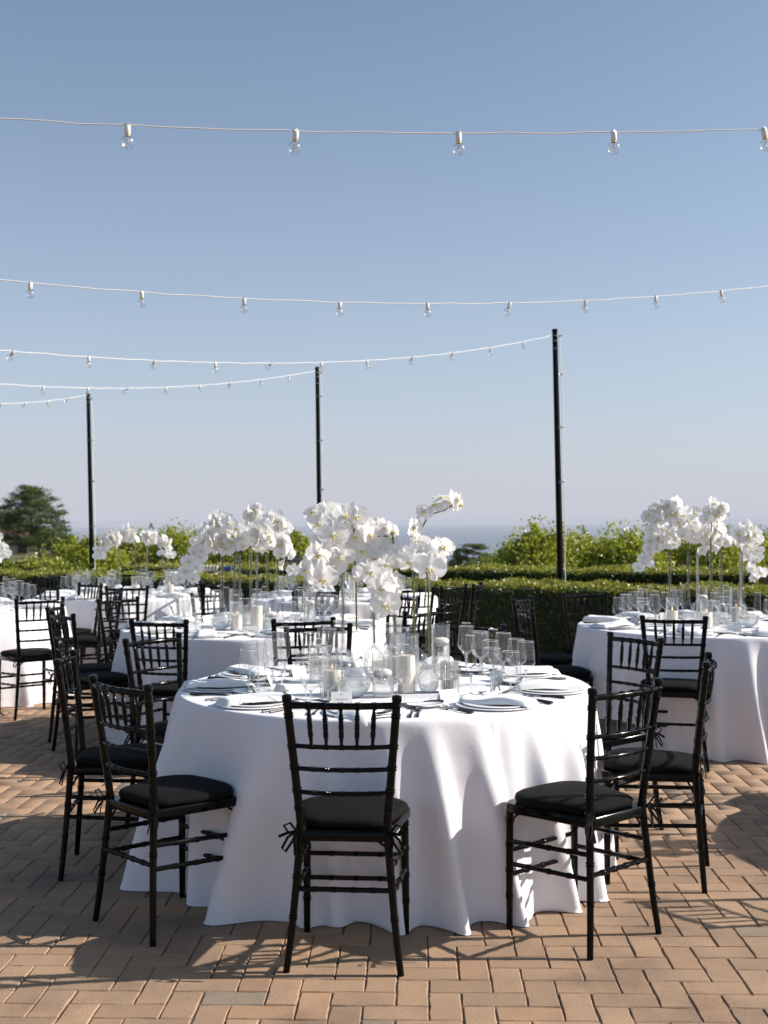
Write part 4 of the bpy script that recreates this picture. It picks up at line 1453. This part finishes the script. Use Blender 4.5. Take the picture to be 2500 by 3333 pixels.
def petal(b, ang, ln, wd, cup, wave, seed, z0=0.0, rnd_=1.0, mi=0):
    r = random.Random(seed)
    nu, nv = 6, 6
    ca, sa = math.cos(R(ang)), math.sin(R(ang))
    vs = []
    for i in range(nv + 1):
        v = i / nv
        if rnd_ > .8:
            half = wd / 2 * math.sin(PI * min(1, .06 + v * .90)) ** .55 * (.55 + .75 * v if v < .6 else 1.0)
        else:
            half = wd / 2 * math.sin(PI * (.07 + v * .90)) ** .8
        for j in range(nu + 1):
            u = 2 * j / nu - 1
            x = v * ln; y = u * half
            z = z0 + cup * (v ** 2) * ln * .5 - cup * .5 * (u * half) ** 2 / ln * 6 + wave * math.sin(u * 4 + v * 3 + seed) * ln * v
            vs.append((x * ca - y * sa, x * sa + y * ca, z))
    fs = []
    for i in range(nv):
        for j in range(nu):
            a = i * (nu + 1) + j
            fs.append((a, a + nu + 1, a + nu + 2, a + 1))
    b.add(vs, fs, mi)
def flower_mesh(seed):
    r = random.Random(seed)
    b = MB()
    for ang, l_, w_ in ((90, .052, .040), (-50, .050, .034), (-130, .050, .034)):
        petal(b, ang + r.uniform(-6, 6), l_ * r.uniform(.94, 1.06), w_, r.uniform(-.35, .15), .05, seed + int(ang), -.003, .5)
    for ang in (12, 168):
        petal(b, ang + r.uniform(-8, 8), .056 * r.uniform(.95, 1.05), .070, r.uniform(-.15, .30), .05, seed * 3 + ang, .002, 1.0)
    return b.mesh('flower', 'petal', angle=180)
FLOW = [flower_mesh(k) for k in range(7)]
def lip_mesh():
    b = MB()
    b.lathe([(.0005, .002), (.006, .004), (.0065, .009), (.004, .014), (.0005, .016)], 8, Matrix.Translation((0, .004, 0)))
    n0 = len(b.m)
    for sx in (-1, 1):
        b.lathe([(.0005, 0), (.004, .003), (.005, .008), (.0005, .013)], 7, Matrix.Translation((sx * .006, -.004, .002)) @ Matrix.Rotation(sx * .6, 4, 'Y'), mi=1)
    b.lathe([(.0005, 0), (.006, .003), (.005, .009), (.0005, .014)], 8, Matrix.Translation((0, -.012, .003)) @ Matrix.Rotation(-.5, 4, 'X') @ Matrix.Diagonal((.8, 1.4, 1, 1)), mi=1)
    return b.mesh('lip', ['petal', 'lip'], angle=80)
LIP = lip_mesh()

def flower_matrix(p, yaw, pitch, sc, roll=0.0):
    """faces -Y (towards the camera side of the terrace) turned by yaw about Z and pitched up"""
    m = Matrix.Rotation(R(yaw), 4, 'Z') @ Matrix.Rotation(R(-pitch), 4, 'X') @ Matrix.Rotation(PI / 2, 4, 'X') @ Matrix.Rotation(R(roll), 4, 'Z')
    return Matrix.Translation(p) @ m @ Matrix.Scale(sc, 4)

frn = random.Random(5)
def orchid(label, base, path, flowers, group):
    """base: (x,y,z) foot of the stem inside the vase; path: world points; flowers: (p, yaw, pitch, scale)"""
    bx, by, bz = base
    root = thing('orchid_stem', label, 'orchid', base, 0, group)
    off_ = Vector(base)
    pts = [Vector((bx + frn.uniform(-.004, .004), by + frn.uniform(-.004, .004), bz + frn.uniform(.12, .25)))]
    pts += [Vector((bx + frn.uniform(-.003, .003), by, bz + .36)), Vector((bx, by, bz + VH - .02))]
    ctrl = pts + [Vector(p) for p in path]
    # smooth
    fine = []
    for i in range(len(ctrl) - 1):
        p0 = ctrl[max(i - 1, 0)]; p1 = ctrl[i]; p2 = ctrl[i + 1]; p3 = ctrl[min(i + 2, len(ctrl) - 1)]
        for k in range(4):
            t = k / 4
            fine.append(.5 * ((2 * p1) + (p2 - p0) * t + (2 * p0 - 5 * p1 + 4 * p2 - p3) * t * t + (3 * p1 - p0 - 3 * p2 + p3) * t ** 3))
    fine.append(ctrl[-1])
    n = len(fine)
    b = MB()
    b.tube([p - off_ for p in fine], [(.0040 if i < n * .45 else .0040 - .0020 * (i / n - .45) / .55) for i in range(n)], 7)
    for i in range(2, n - 2, 5):
        b.lathe([(.0030, -.003), (.0052, 0), (.0030, .003)], 7, Matrix.Translation(fine[i] - off_))
    for p, yaw, pitch, sc in flowers:
        p = Vector(p)
        fm = flower_matrix(p, yaw, pitch, sc)
        back = fm @ Vector((0, 0, -.002))
        q = min(fine, key=lambda c: (c - p).length + max(0, .02 - abs(c.z - p.z)) * .0)
        out = (fm.to_3x3() @ Vector((0, 0, -1))).normalized()
        if (q - back).length < .16:
            b.tube([back - off_, back + out * .014 - off_, q - off_], [.0012, .0013, .0014], 5)
    link('stem', b.mesh('stem', 'stem'), root)
    for p, yaw, pitch, sc in flowers:
        m = flower_matrix(Vector(p) - off_, yaw, pitch, sc, frn.uniform(-14, 14))
        f_ = link('flower', FLOW[frn.randrange(7)], root, m)
        link('lip', LIP, f_, Matrix.Translation((0, 0, .003)))
    return root

def auto_spray(label, base, az, rise, reach, droop, n, group, side=1.0):
    bx, by, bz = base
    top = Vector((bx, by, bz + VH))
    d = Vector((math.cos(az), math.sin(az), 0))
    path = []
    for k in range(1, 9):
        t = k / 8
        path.append(top + Vector((0, 0, rise * math.sin(min(1, t * 1.6) * PI / 2) - droop * max(0, t - .4) ** 1.6 * 2.3)) + d * reach * max(0, t - .12) ** 1.15)
    fl = []
    path2 = [top] + path
    n = int(n * 1.75)
    for k in range(n):
        t = .10 + .90 * (k + .5) / n
        i = min(7, int(t * 8)); f = t * 8 - i
        c = path2[i].lerp(path2[min(8, i + 1)], f)
        s = 1 if k % 2 else -1
        tang = (path2[min(8, i + 1)] - path2[i]).normalized()
        sd = Vector((0, -1, 0)).cross(tang).normalized()
        p = c + sd * s * frn.uniform(.015, .048) + Vector((0, frn.uniform(-.035, .0), frn.uniform(-.012, .012)))
        yaw = frn.gauss(0, 28) + (25 if d.x > 0 else -25) * t * .7
        if frn.random() < .12:
            yaw += frn.choice((-80, 80))
        fl.append((p, yaw, frn.gauss(2, 16), frn.uniform(.92, 1.12) * (1 - .1 * t)))
    return orchid(label, base, path, fl, group)
FL1 = [
 (-0.281,5.05,1.481,-15,5,0.9,0), (-0.308,5.1,1.53,-30,30,0.85,0), (-0.249,5.2,1.55,20,35,0.8,0), (-0.216,4.95,1.435,5,-5,1.08,0), (-0.171,5.1,1.514,15,25,0.95,0), (-0.12,5.1,1.509,-5,15,0.95,1), (-0.087,5.15,1.47,25,10,0.9,1), (-0.116,5.25,1.459,-60,20,0.8,1), (-0.238,5.1,1.39,0,-10,0.95,0), (-0.282,5.0,1.349,-25,-10,1.0,0), (-0.19,5.05,1.34,5,-30,1.05,0), (-0.335,5.0,1.284,-55,-5,0.95,0), (-0.224,5.05,1.295,10,-25,1.0,0), (-0.264,4.98,1.244,-5,-15,1.12,0), (-0.21,5.2,1.393,10,5,0.8,1), (-0.165,5.2,1.41,-20,20,0.9,1), (-0.145,5.2,1.375,10,-10,0.95,1), (-0.063,4.98,1.275,-10,-5,1.0,2), (-0.069,5.1,1.43,65,5,0.95,2), (-0.03,5.15,1.375,20,10,1.0,2), (-0.089,5.1,1.357,-10,20,1.0,2), (0.011,5.05,1.302,30,-15,0.9,2), (-0.05,5.1,1.328,5,15,0.95,2), (0.002,5.2,1.459,10,35,0.85,3), (-0.035,5.2,1.474,-40,30,0.8,3), (0.037,5.2,1.444,50,10,0.75,3), (-0.011,4.95,1.206,-15,-10,1.05,2), (0.003,4.93,1.136,0,-8,1.1,2), (0.025,5.0,1.242,45,-10,0.8,2), (0.042,5.0,1.201,60,-10,0.8,2), (0.061,5.02,1.185,75,-20,0.6,2), (0.059,5.15,1.34,20,-5,0.95,4), (0.113,5.05,1.314,-10,-5,1.0,4), (0.136,5.1,1.356,5,0,0.95,4), (0.16,5.15,1.397,15,35,0.75,4), (0.195,4.98,1.287,0,-5,1.15,4), (0.215,5.1,1.341,20,10,0.95,4), (0.255,5.12,1.374,35,20,0.95,4), (0.181,5.15,1.53,-25,30,0.75,5), (0.141,5.15,1.463,-55,0,0.85,5), (0.132,5.2,1.428,-70,-15,0.8,5), (0.276,5.12,1.566,-10,50,0.85,5), (0.226,5.1,1.556,-20,55,0.9,5), (0.313,5.08,1.58,60,20,0.9,5), (0.333,5.1,1.565,75,-10,0.8,5), (0.258,5.15,1.591,0,60,0.7,5), (-0.26,5.12,1.51,-10,40,0.9,0), (-0.193,5.15,1.47,10,30,0.9,0), (-0.132,5.1,1.426,20,0,0.9,1), (-0.319,5.1,1.319,-45,0,0.9,0), (0.014,5.15,1.345,40,0,0.85,2), (-0.016,5.02,1.253,20,-10,0.9,2), (0.175,5.1,1.326,-5,10,0.95,4),]
ST1 = {
 0: [(-0.132, 5.1, 1.45), (-0.163, 5.15, 1.49), (-0.203, 5.15, 1.5), (-0.242, 5.15, 1.46), (-0.28, 5.1, 1.388), (-0.29, 5.1, 1.319), (-0.273, 5.06, 1.267)],
 1: [(-0.136, 5.15, 1.45), (-0.115, 5.18, 1.445), (-0.09, 5.2, 1.419), (-0.075, 5.2, 1.404)],
 2: [(0.037, 5.2, 1.419), (0.01, 5.2, 1.424), (-0.02, 5.18, 1.409), (-0.045, 5.12, 1.366), (-0.035, 5.08, 1.309), (0.004, 5.03, 1.238), (0.008, 5.0, 1.172)],
 3: [(0.042, 5.2, 1.384), (0.035, 5.22, 1.424), (0.01, 5.22, 1.434), (-0.02, 5.2, 1.424), (-0.043, 5.2, 1.404)],
 4: [(0.197, 5.15, 1.325), (0.183, 5.18, 1.364), (0.144, 5.18, 1.379), (0.093, 5.16, 1.355)],
 5: [(0.157, 5.2, 1.416), (0.175, 5.2, 1.468), (0.199, 5.18, 1.508), (0.233, 5.15, 1.527), (0.268, 5.12, 1.537), (0.294, 5.1, 1.556), (0.319, 5.1, 1.575)],
}

# ================================================================ LAYOUT
T1 = (0.0, 5.17); T2 = (-.92, 8.14); T3 = (-2.62, 11.85); T4 = (-.40, 11.25); T5 = (2.27, 8.07); T0 = (-3.70, 10.0); T6 = (3.65, 5.35)
F1 = [(-155, .26, 4.5, -.3), (-141, .09, 3.5, .3), (-120.5, .20, 4.0, -.9), (-111, .07, 2.2, .5), (-104, .075, 2.4, .5), (-96.5, -.035, 4, 0), (-90, .10, 2.3, .5), (-80, .14, 2.3, 1.0), (-68, .15, 2.4, 1.1), (-60, .04, 2, .4), (-52, .16, 2.6, .9),
      (-38, .19, 3.2, .3), (-24, .07, 3, .2), (-8, .11, 4, -.4), (10, .10, 4, .3), (30, .15, 4, .2), (52, .10, 4, -.3), (75, .15, 4, .4), (98, .12, 4, -.4), (120, .14, 4, .3), (143, .16, 4, -.2), (165, .10, 4, .5), (187, .16, 4.5, -.3)]
F5 = [(-175, .15, 3.5, .3), (-158, .12, 3.5, -.3), (-140, .15, 3.5, -.5), (-122, .07, 3, .3), (-106, .09, 2.6, .6), (-93, .13, 2.5, .9), (-82, .14, 2.4, 1.0), (-70, .17, 3, .9), (-55, .14, 3, .5), (-35, .14, 4, .3), (-15, .12, 4, -.3), (10, .15, 4, .3),
      (35, .12, 4, .2), (60, .15, 4, -.2), (85, .12, 4, .3), (110, .14, 4, .3), (135, .12, 4, 0), (160, .14, 4, .3)]
TABS = [(T1, 'front table', 'white floor-length cloth on the nearest round table', 1, F1),
        (T2, 'second table', 'white floor-length cloth on the table behind and left of the nearest one', 2, None),
        (T3, 'far left table', 'white cloth on the far table by the hedge, left side', 3, None),
        (T4, 'far middle table', 'white cloth on the far table by the hedge, middle', 14, None),
        (T5, 'right table', 'white floor-length cloth on the table at the right edge', 5, F5),
        (T0, 'left edge table', 'bright sunlit cloth on the table cut by the left edge', 6, None),
        (T6, 'unseen right table', 'white cloth on the table just outside the right edge', 7, None)]
for tc, nm, lab, seed, folds in TABS:
    TABLE.place(f'round banquet table wholly under its cloth, the {nm}', 'table', (tc[0], tc[1], 0), 0, 'round banquet tables')
    o = link('tablecloth', cloth(seed, folds))
    o.location = (tc[0], tc[1], 0)
    tag(o, lab, 'tablecloth', 'white round tablecloths')

CG = 'black bamboo-style chairs round the tables'
def ring(tc, nm, lst):
    for q in lst:
        ang, txt = q[0], q[1]
        put_chair(txt, tc, ang, *(q[2:]), group=CG)
ring(T1, '', [
    (-96, 'black chair seen from behind at the centre front', 1.355, 85),
    (-135, 'black chair at the front left of the nearest table, sunlit patch on its seat', 1.35, 45),
    (-174, 'black chair left of the nearest table, turned side-on with a dangling bow', 1.38, 5),
    (150, 'black chair with a tilted back behind the left rim of the nearest table', 1.34, -35),
    (106, 'black chair behind the nearest table, back rail left of the middle vases', 1.33),
    (69, 'black chair behind the nearest table, back rail right of the vases', 1.34),
    (25, 'black chair behind the right rim of the nearest table', 1.36, -150),
    (-15, 'black chair at the right of the nearest table, seen edge-on', 1.375, 163),
    (-53, 'black chair at the front right, angled to the nearest table', 1.39, 130)])
ring(T2, '', [
    (-108, 'black chair in front of the second table, its left one of two', 1.34),
    (-71, 'black chair in front of the second table, right one of two', 1.34),
    (-148, 'black chair at the left of the second table, nearer of two', 1.34, 37),
    (-176, 'black chair at the left of the second table, farther of two', 1.36, 0),
    (148, 'black chair behind the left rim of the second table', 1.3, -40),
    (-30, 'black chair at the right front of the second table behind the tall vases', 1.33, 142),
    (2, 'black chair at the right of the second table', 1.31, 178),
    (110, 'black chair behind the second table, left of its vases', 1.34),
    (75, 'black chair behind the second table, right of its vases', 1.34),
    (38, 'black chair at the back right of the second table', 1.34)])
ring(T3, '', [
    (-78, 'black chair with its back to us at the far left table', 1.41, 97),
    (-112, 'black chair at the front left of the far left table', 1.36),
    (-40, 'black chair at the front right of the far left table', 1.36),
    (-8, 'black chair at the right of the far left table', 1.36),
    (100, 'black chair behind the far left table', 1.36),
    (140, 'black chair at the back left of the far left table', 1.36)])
ring(T4, '', [
    (-97, 'black chair with its back to us at the far middle table', 1.42, 84),
    (-63, 'black chair with its back to us right of that one, far middle table', 1.42, 105),
    (-42, 'tall-looking black chair by the hedge, right of the far middle table', 1.36, 140),
    (-26, 'black chair by the hedge seen edge-on, farthest right of the far middle table', 1.38, 165),
    (-132, 'black chair at the front left of the far middle table', 1.36),
    (-170, 'black chair at the left of the far middle table', 1.36),
    (100, 'black chair behind the far middle table', 1.36)])
ring(T5, '', [
    (-115, 'black chair with its back to us at the right table', 1.30, 77),
    (-166, 'black chair left of the right table, nearer of two side-on chairs', 1.36, 8),
    (157, 'black chair left of the right table, farther of two by the hedge', 1.34, -28),
    (122, 'black chair behind the left rim of the right table, before the hedge', 1.28, -75)])
ring(T0, '', [
    (-47, 'black chair in front of the left edge table, back to us', 1.55, 127),
    (-1, 'black chair at the right of the left edge table', 1.34, 165),
    (48, 'black chair behind the left edge table, right one', 1.34),
    (88, 'black chair behind the left edge table, left one', 1.34)])
ring(T6, '', [
    (-142, 'black chair of the table outside the right edge, front left', 1.42),
    (178, 'black chair of the table outside the right edge, left side', 1.40),
    (140, 'black chair of the table outside the right edge, back left', 1.40)])

# place settings
SE1 = [(-96, 'nearest front seat'), (-135, 'front left seat'), (-174, 'left seat'), (150, 'back left seat'), (106, 'back seat left of centre'), (69, 'back seat right of centre'), (25, 'back right seat'), (-15, 'right seat'), (-53, 'front right seat')]
for a, s in SE1:
    setting(T1, a, s, 'front table', 2, first=(a == -96), naprot={-53: .45, -135: -.35, -15: .3, -174: .12, 25: -.3}.get(a))
SE2 = [(-108, 'front left seat'), (-71, 'front right seat'), (-148, 'near left seat'), (-178, 'left seat'), (146, 'back left seat'), (110, 'back seat left of centre'), (75, 'back seat right of centre'), (38, 'back right seat'), (2, 'right seat'), (-34, 'near right seat')]
for a, s in SE2:
    setting(T2, a, s, 'second table', 1, naprot=.5 if a == -108 else None)
for a, s in [(-115, 'front seat'), (-166, 'near left seat'), (157, 'left seat'), (122, 'back left seat'), (86, 'back seat'), (50, 'back right seat'), (-78, 'near right seat'), (-42, 'right front seat')]:
    setting(T5, a, s, 'right table', 1)
for a, s in [(-78, 'front seat'), (-112, 'front left seat'), (-42, 'front right seat'), (-6, 'right seat'), (30, 'back right seat'), (66, 'back seat right of centre'), (102, 'back seat left of centre'), (138, 'back left seat'), (174, 'left seat'), (-148, 'near left seat')]:
    setting(T3, a, s, 'far left table', 0)
for a, s in [(-97, 'front seat'), (-63, 'front right seat'), (-29, 'near right seat'), (5, 'right seat'), (40, 'back right seat'), (75, 'back seat right of centre'), (110, 'back seat left of centre'), (146, 'back left seat'), (180, 'left seat'), (-134, 'near left seat')]:
    setting(T4, a, s, 'far middle table', 0)
for a, s in [(-47, 'front right seat'), (-1, 'right seat'), (40, 'back right seat'), (80, 'back seat'), (-85, 'front seat')]:
    setting(T0, a, s, 'left edge table', 0)
for a, s in [(-142, 'front left seat'), (178, 'left seat'), (140, 'back left seat')]:
    setting(T6, a, s, 'unseen right table', 0)

# ---- centrepiece of the front table
V1 = [('dome', -.190, 5.275, 'behind the pillar candle'), ('teardrop', -.127, 5.150, 'just behind the water globe'), ('dome', -.050, 5.350, 'left of the vase middle'),
      ('widedome', .048, 5.395, 'in the middle at the back'), ('widedome', .138, 5.270, 'right of the middle'), ('orb', .186, 4.950, 'with round foot at the right')]
for (k, x, y, wh), si in zip(V1, range(6)):
    VASE[k].place(f'clear long-necked glass bud vase {wh}, front table', 'vase', (x, y, TZ), 0, 'glass bud vases')
SL = ['orchid massed at the left above the front table', 'orchid with a bare bent twig, front table middle', 'orchid cascading lowest in front of the vases, front table', 'orchid with green pedicels in the middle, front table',
      'orchid clump at the right of the front table', 'orchid arching alone up to the right against the sky']
for si in range(6):
    k, x, y, wh = V1[si]
    orchid('white ' + SL[si], (x, y, TZ), ST1[si], [((f[0], f[1], f[2]), f[3], f[4], f[5] * 1.12) for f in FL1 if f[6] == si] + [((f[0] + frn.uniform(-.04, .04), f[1] + frn.uniform(.03, .07), f[2] + frn.uniform(-.025, .035)), f[3] + frn.uniform(-40, 40), f[4] + frn.uniform(-20, 30), f[5]) for f in FL1 if f[6] == si and si in (0, 1, 2, 4)], 'white orchid sprays')
GLOBE.place('round globe vase of water behind the front chair', 'vase', (-.126, 4.812, TZ), 0)
def put_holder(hk, ck, x, y, txt, tab, lit=True):
    HOLD[hk].place(f'clear glass candle holder {txt}, {tab}' if hk != 'ribbed' else f'ribbed glass votive holder {txt}, {tab}', 'candle holder', (x, y, TZ), 0, 'candle holders')
    p, dz = CAN[ck]
    p.place(f'{"white floating" if "float" in ck else "ivory"} candle {txt}, {tab}', 'candle', (x, y, TZ + dz), 0, 'candles')
ft = 'front table'
put_holder('mid', 'pillar_short', -.222, 4.900, 'left of the water globe', ft)
put_holder('short', 'float_short', -.009, 4.834, 'right of the water globe', ft)
put_holder('wide', 'pillar_tall', .092, 4.945, 'right of the middle with a tall pillar', ft)
put_holder('tall', 'float_tall', .261, 5.384, 'at the back right, floating high', ft)
put_holder('ribbed', 'votive', .278, 4.956, 'at the front right', ft)
put_holder('short', 'float_short', -.305, 5.30, 'at the left', ft)
put_holder('slim', 'slim', .055, 5.56, 'at the back', ft)
put_holder('mid', 'votive', .120, 5.50, 'at the back centre', ft)

# ---- centrepieces of the other tables
def centre(tc, nm, vs, hs_, sprays, seed):
    for i, (k, dx, dy) in enumerate(vs):
        pos = ['leftmost', 'second from the left', 'third from the left', 'fourth from the left', 'fifth from the left', 'sixth from the left', 'rightmost']
        order = sorted(range(len(vs)), key=lambda q: vs[q][1]).index(i)
        w_ = 'rightmost' if order == len(vs) - 1 else pos[order]
        VASE[k].place(f'long-necked glass bud vase, {w_} on the {nm}', 'vase', (tc[0] + dx, tc[1] + dy, TZ), 0, 'glass bud vases')
        az, rise, reach, droop, n = sprays[i]
        auto_spray(f'white orchid spray from the {w_} vase of the {nm}', (tc[0] + dx, tc[1] + dy, TZ), R(az), rise, reach, droop, n, 'white orchid sprays')
    for (hk, ck, dx, dy, txt) in hs_:
        put_holder(hk, ck, tc[0] + dx, tc[1] + dy, txt, nm)
centre(T2, 'second table', [('orb', -.21, -.06), ('teardrop', -.14, .06), ('dome', -.09, -.06), ('widedome', -.03, .10), ('dome', .03, -.06), ('teardrop', .09, .06), ('orb', .175, -.04)],
       [('mid', 'pillar_tall', .05, -.25, 'in front of the vases'), ('short', 'float_short', .14, -.20, 'at the front right'), ('tall', 'float_tall', .40, -.14, 'at the right'), ('wide', 'votive', -.16, .26, 'at the back left'), ('mid', 'pillar_short', -.08, -.30, 'at the front left')],
       [(190, .16, .30, .36, 12), (182, .28, .28, .22, 13), (185, .20, .14, .14, 8), (70, .33, .10, .06, 9), (-35, .20, .10, .12, 8), (-10, .28, .14, .14, 9), (0, .12, .08, .24, 7)], 1)
GLOBE.place('round globe vase of water at the left of the second table', 'vase', (T2[0] - .19, T2[1] - .28, TZ), 0)
centre(T5, 'right table', [('orb', -.27, .05), ('teardrop', -.15, .0), ('dome', -.06, .10), ('widedome', -.01, -.06), ('teardrop', .10, .08), ('dome', .20, -.04), ('orb', .25, .08)],
       [('mid', 'pillar_short', -.10, -.27, 'just right of the front chair'), ('mid', 'pillar_short', -.29, -.10, 'at the left'), ('wide', 'pillar_short', .24, .20, 'at the back'), ('slim', 'slim', .36, -.26, 'at the right'), ('tall', 'float_tall', .02, .28, 'at the back left')],
       [(185, .16, .24, .28, 10), (180, .34, .34, .14, 14), (175, .29, .20, .18, 10), (40, .32, .10, .08, 9), (-170, .18, .14, .18, 9), (12, .17, .10, .12, 8), (5, .16, .12, .36, 11)], 2)
GLOBE.place('large round globe vase of water at the right table', 'vase', (T5[0] + .2, T5[1] - .22, TZ), 0)
centre(T3, 'far left table', [('orb', -.10, .0), ('teardrop', .06, .05), ('dome', .20, -.04), ('teardrop', .34, .06)],
       [('wide', 'pillar_short', .45, -.14, 'at the right'), ('short', 'float_short', -.24, -.12, 'at the left'), ('mid', 'pillar_short', .12, -.2, 'in the middle')],
       [(185, .12, .24, .26, 10), (175, .15, .16, .08, 8), (-40, .12, .10, .10, 7), (0, .05, .06, .18, 6)], 3)
centre(T4, 'far middle table', [('orb', -.12, .0), ('teardrop', .02, .08), ('dome', .15, .0)],
       [('wide', 'pillar_short', -.28, -.2, 'at the left'), ('mid', 'pillar_tall', .10, -.24, 'in the middle'), ('short', 'float_short', .3, .0, 'at the right')],
       [(180, .10, .16, .14, 8), (80, .14, .10, .1, 7), (10, .08, .12, .12, 6)], 4)
centre(T0, 'left edge table', [('orb', .10, .0), ('teardrop', .22, .08), ('dome', -.15, .0)],
       [('wide', 'pillar_short', .3, -.2, 'at the right'), ('tall', 'float_tall', -.1, -.2, 'at the left')],
       [(20, .12, .16, .24, 9), (5, .14, .20, .22, 10), (90, .15, .18, .1, 8)], 5)
centre(T6, 'unseen right table', [('orb', -.12, .0), ('teardrop', .05, .08), ('dome', .2, .0)],
       [('wide', 'pillar_short', .3, -.2, 'at the right')],
       [(190, .2, .3, .2, 11), (150, .26, .22, .2, 9), (10, .2, .3, .2, 10)], 6)

# round black table number on the far middle table
tn = thing('table_number', 'small black rounded table number on the far middle table', 'table number', (T4[0] + .36, T4[1] - .42, TZ))
b = MB()
prof = [(-.05, 0), (.05, 0)] + [(.05 * math.cos(a), .09 + .05 * math.sin(a)) for a in np.linspace(0, PI, 12)]
n = len(prof)
b.add([(x, -.004, z) for x, z in prof] + [(x, .004, z) for x, z in prof], [tuple(range(n)), tuple(range(2 * n - 1, n - 1, -1))] + [(k, n + k, n + (k + 1) % n, (k + 1) % n) for k in range(n)])
link('panel', b.mesh('panel', 'handle', smooth=False), tn)
b = MB(); b.tube([(-.012, -.0065, .10), (.0, -.0065, .115), (.014, -.0065, .10), (.0, -.0065, .075), (.014, -.0065, .055), (0, -.0065, .038), (-.014, -.0065, .052)], .003, 6); link('numeral', b.mesh('numeral', 'print'), tn)

# ---- bar table with linen and bottles between the hedges
bt = thing('bar_table', 'narrow white-clothed service table between the two hedges', 'table', (-2.35, 16.15, 0))
b = MB(); b.box((0, 0, .585), (1.5, .5, .03)); link('table_top', b.mesh('table_top', 'wood', smooth=False), bt)
for sx in (-1, 1):
    for sy in (-1, 1):
        b = MB(); b.tube([(sx * .68, sy * .2, 0), (sx * .68, sy * .2, .57)], .018, 8); link('leg', b.mesh('leg', 'metal'), bt)
b = MB()
vs = []
for i in range(13):
    x = -.36 + .72 * i / 12
    h_ = .195 + .012 * math.sin(i * 1.1) - .02 * abs(i - 6) / 6
    vs += [(x, -.2, 0), (x, -.17, h_), (x, .15, h_ + .01), (x, .18, 0)]
fs = []
for i in range(12):
    for k in range(3):
        fs.append((i * 4 + k, i * 4 + 4 + k, i * 4 + 5 + k, i * 4 + 1 + k))
fs += [(0, 1, 2, 3), (51, 50, 49, 48)]
b.add(vs, fs)
o = link('linen_pile', b.mesh('linen_pile', 'cloth')); o.location = (-2.68, 16.15, .6015)
tag(o, 'pile of white linen on the service table between the hedges', 'linen')
def bottle(px, label, mat, h, group):
    x = (px - 829.5) * 16.1 / 2500
    root = thing('bottle', label, 'bottle', (x, 16.1, .601), 0, group)
    b = MB(); b.lathe([(.036, 0), (.037, .01), (.037, h * .5), (.032, h * .6), (.016, h * .72), (.0145, h * .8)], 14); link('body', b.mesh('body', 'bottle' if mat == 'foil' else mat), root)
    b = MB(); b.lathe([(.0175, h * .70), (.018, h * .97), (.014, h)], 12); link('neck_foil', b.mesh('neck_foil', mat), root)
for k, px in enumerate((439, 446, 453, 461, 468)):
    bottle(px, ['first', 'second', 'third', 'fourth', 'fifth'][k] + ' from the left of five cream-foiled bottles beyond the hedge', 'foil', .292, 'cream-foiled bottles')
for k, px in enumerate((482, 489, 497)):
    bottle(px, ['left', 'middle', 'right'][k] + ' one of three blue-topped bottles beyond the hedge', 'blue', .285, 'blue-topped bottles')

# ---- metal ice bucket on a stand at the right edge
bk = thing('ice_bucket', 'shiny metal tub on a stand behind the hedge at the right edge', 'ice bucket', (4.03, 12.2, 0))
b = MB(); b.lathe([(.10, .70), (.13, .72), (.15, .90), (.155, .905), (.145, .90), (.12, .73)], 28, cap1=True); link('tub', b.mesh('tub', 'bronze'), bk)
b = MB(); b.lathe([(.16, 0), (.16, .02), (.02, .03), (.018, .69), (.09, .70)], 20); link('stand', b.mesh('stand', 'metal'), bk)

# ---- sea air: pale haze round the whole place
hm = bpy.data.materials.new('haze')
hm.use_nodes = True
hn = hm.node_tree
hn.nodes.clear()
hv = hn.nodes.new('ShaderNodeVolumePrincipled')
hv.inputs['Color'].default_value = (0.70, 0.735, 0.83, 1)
hv.inputs['Density'].default_value = 9e-5
hv.inputs['Anisotropy'].default_value = 0.0
ho = hn.nodes.new('ShaderNodeOutputMaterial')
hn.links.new(hv.outputs[0], ho.inputs['Volume'])
b = MB(); b.box((0, 0, (-93 + 9) / 2), (52000, 52000, 102))
me = b.mesh('haze', 'core', smooth=False)
me.materials.clear(); me.materials.append(hm)
tag(link('haze', me), 'thin pale sea haze', kind='stuff')
